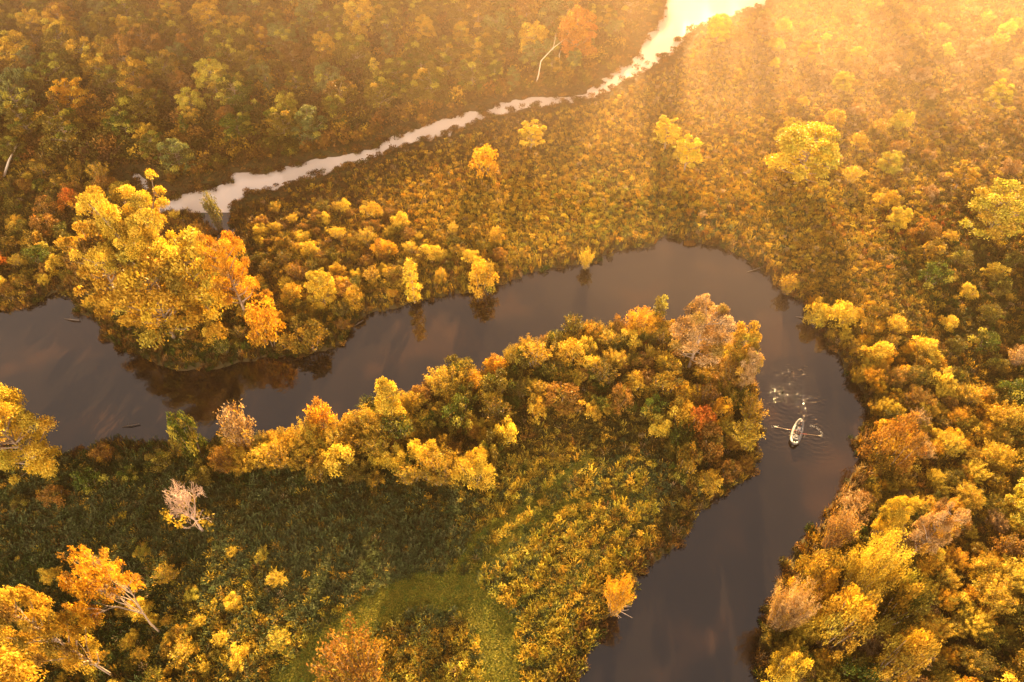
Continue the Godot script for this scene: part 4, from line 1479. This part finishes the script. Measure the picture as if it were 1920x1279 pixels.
	for s in [-1, 1]:
		var lock: Vector3 = frame * Vector3(.64 * s, .68, .18)
		var tip := ground_at(1451, 800) if s > 0 else ground_at(1541, 818)
		# facing down the picture, the raft's own +x side is on the picture's right only when turned by less than a quarter
		if (frame * Vector3(s, 0, 0) - middle).x > 0:
			tip = ground_at(1541, 818)
		else:
			tip = ground_at(1451, 800)
		tip.y = .04
		var along := (tip - lock).normalized()
		var handle := lock - along * .72
		grips.append(handle)
		var left := tip.x < middle.x
		var w := thing("oar", lock)
		g = Bag.new()
		g.tube([handle + along * .14 - lock, along * .9], [.02, .02], 8, Color.WHITE)
		put("loom", g.mesh(true), paint(.55, .10, .04, .5), w)
		g = Bag.new()
		g.tube([along * .9, along * (lock.distance_to(tip) - .62)], [.0195, .018], 8, Color.WHITE)
		put("shaft", g.mesh(true), paint(.30, .19, .09, .5), w)
		g = Bag.new()
		g.tube([handle - lock, handle + along * .14 - lock], [.018, .018], 8, Color.WHITE)
		put("grip", g.mesh(true), paint(.05, .05, .05, .8), w)
		var far := tip - lock
		var near := along * (lock.distance_to(tip) - .64)
		var flat := along.cross(Vector3.UP).normalized()
		var thick := along.cross(flat).normalized()
		g = Bag.new()
		var ring := []
		for e in [[0.0, .022], [.1, .06], [.3, .10], [.85, .105], [1.0, .06]]:
			ring.append([near.lerp(far, e[0]), e[1]])
		for k in ring.size() - 1:
			for up in [1.0, -1.0]:
				g.quad(ring[k][0] - flat * ring[k][1] + thick * .003 * up, ring[k][0] + thick * .016 * up, ring[k + 1][0] + thick * .016 * up, ring[k + 1][0] - flat * ring[k + 1][1] + thick * .003 * up, Color.WHITE)
				g.quad(ring[k][0] + flat * ring[k][1] + thick * .003 * up, ring[k][0] + thick * .016 * up, ring[k + 1][0] + thick * .016 * up, ring[k + 1][0] + flat * ring[k + 1][1] + thick * .003 * up, Color.WHITE)
		put("blade", g.mesh(), paint(.2, .17, .12, .5), w)
		tag(w, "orange and tan oar reaching out to the %s of the raft" % ("left" if left else "right"), "oar")
	var seat_at: Vector3 = frame * Vector3(0, .585, -.28)
	var local := Transform3D(Basis(Vector3.UP, turn), seat_at).affine_inverse()
	person(seat_at, turn, [local * grips[0], local * grips[1]], Color(.30, .29, .29), Color(.10, .09, .10), Color(.06, .06, .08), Color(.05, .035, .03), "rower in a pale shirt and dark cap holding both oars amidships")
	person(frame * Vector3(0, .60, -1.72), turn, [Vector3(-.16, .22, .34), Vector3(.16, .22, .34)], Color(.07, .06, .06), Color(.06, .055, .06), Color(.62, .5, .38), Color(.25, .16, .09), "passenger in dark clothes and light cap seated at the raft's stern")
	# foam thrown up by the oars
	rng.seed = 4
	var foam := paint(.26, .25, .24, .6)
	for q in [[[1519, 800, 1528, 801, 1536, 806, 1540, 813, 1540, 820], 100, .07], [[1449, 802, 1453, 800, 1458, 799], 28, .07]]:
		g = Bag.new()
		var flat: Array = q[0]
		for k in q[1]:
			var t := rng.randf() * (flat.size() / 2 - 1.001)
			var j := int(t)
			var p := ground_at(flat[j * 2], flat[j * 2 + 1]).lerp(ground_at(flat[j * 2 + 2], flat[j * 2 + 3]), t - j)
			p += Vector3(rng.randfn() * .12, absf(rng.randfn()) * .07 + .01, rng.randfn() * .12)
			g.ball(p, Vector3.ONE * rng.randf_range(.02, .07) * (q[2] / .09), Color.WHITE, 3, 5)
		kind(put("foam", g.mesh(true), foam), "stuff")

func _ready() -> void:
	# camera
	var cam := Camera3D.new()
	cam.name = "camera"
	add_child(cam)
	cam.position = Vector3(0, EYE_HEIGHT, 0)
	cam.rotation_degrees = Vector3(-PITCH, 0, 0)
	cam.fov = rad_to_deg(2.0 * atan(0.5))
	cam.near = .5
	cam.far = 5000
	# sky: a warm, slightly veiled evening sky, brightest round the low sun
	var env := Environment.new()
	env.background_mode = Environment.BG_SKY
	env.tonemap_mode = Environment.TONE_MAPPER_LINEAR
	env.tonemap_exposure = 12.0
	env.sdfgi_enabled = true
	env.ssao_enabled = true
	env.ssil_enabled = true
	var sky_m := PanoramaSkyMaterial.new()
	sky_m.panorama = evening_sky()
	var sky := Sky.new()
	sky.sky_material = sky_m
	env.sky = sky
	env.background_energy_multiplier = 1.0
	env.volumetric_fog_enabled = true
	env.volumetric_fog_density = .00034
	env.volumetric_fog_albedo = Color(1.0, .84, .68)
	env.volumetric_fog_anisotropy = .87
	var we := WorldEnvironment.new()
	we.name = "world"
	we.environment = env
	add_child(we)
	# sun
	var sun := DirectionalLight3D.new()
	sun.name = "sun"
	add_child(sun)
	sun.rotation_degrees = Vector3(-SUN_ELEVATION, 180.0 - SUN_AZIMUTH, 0)
	sun.light_color = Color(1.0, .83, .57)
	sun.light_energy = 1.6
	sun.light_angular_distance = .5
	sun.shadow_enabled = true

	noise.seed = 3
	noise.frequency = .02
	noise.fractal_octaves = 3
	fine.seed = 11
	fine.frequency = .05
	fine.fractal_octaves = 2
	leaf_material = StandardMaterial3D.new()
	leaf_material.vertex_color_use_as_albedo = true
	leaf_material.roughness = .5
	leaf_material.metallic_specular = .18
	leaf_material.backlight_enabled = true
	leaf_material.backlight = Color(.80, .745, .57)
	grass_material = leaf_material.duplicate()
	bark_material = StandardMaterial3D.new()
	bark_material.albedo_color = lin(.20, .15, .11)
	bark_material.roughness = .9

	survey()
	for k in TRACKS.size():
		track_lines.append([polygon(TRACKS[k]), 2.3 if k == 0 else .6])
	build_ground()
	var stern := ground_at(1501, 789)
	var bow := ground_at(1486, 838)
	build_river((stern + bow) / 2)
	build_landmarks()
	build_zones()
	build_cover()
	build_raft(stern, bow)
	build_deadwood()
	var tris := 0
	for k in mesh_cache:
		for m in mesh_cache[k]:
			if m: tris += m.surface_get_array_index_len(0) / 3
	print("plant triangles ", tris, " forms ", mesh_cache.size())

func evening_sky() -> ImageTexture:
	var w := 512
	var h := 256
	var im := Image.create(w, h, false, Image.FORMAT_RGBF)
	var e := deg_to_rad(SUN_ELEVATION)
	var a := deg_to_rad(SUN_AZIMUTH)
	var to_sun := Vector3(sin(a) * cos(e), sin(e), -cos(a) * cos(e))
	for y in h:
		var up := PI * (.5 - (y + .5) / h)
		for x in w:
			# Godot's panorama: the middle column looks along -z
			var around := TAU * ((x + .5) / w - .5)
			var d := Vector3(sin(around) * cos(up), sin(up), -cos(around) * cos(up))
			var s := maxf(0.0, sin(up))
			var c := Vector3(.13, .10, .075).lerp(Vector3(.060, .053, .050), pow(s, .55))
			var g := d.dot(to_sun)
			c += Vector3(1.0, .81, .62) * 1.05 * exp((g - 1.0) * 9.0) + Vector3(1.0, .76, .5) * 3.2 * exp((g - 1.0) * 36.0)
			if up < 0:
				c = Vector3(.035, .026, .018)
			im.set_pixel(x, y, Color(c.x, c.y, c.z))
	return ImageTexture.create_from_image(im)
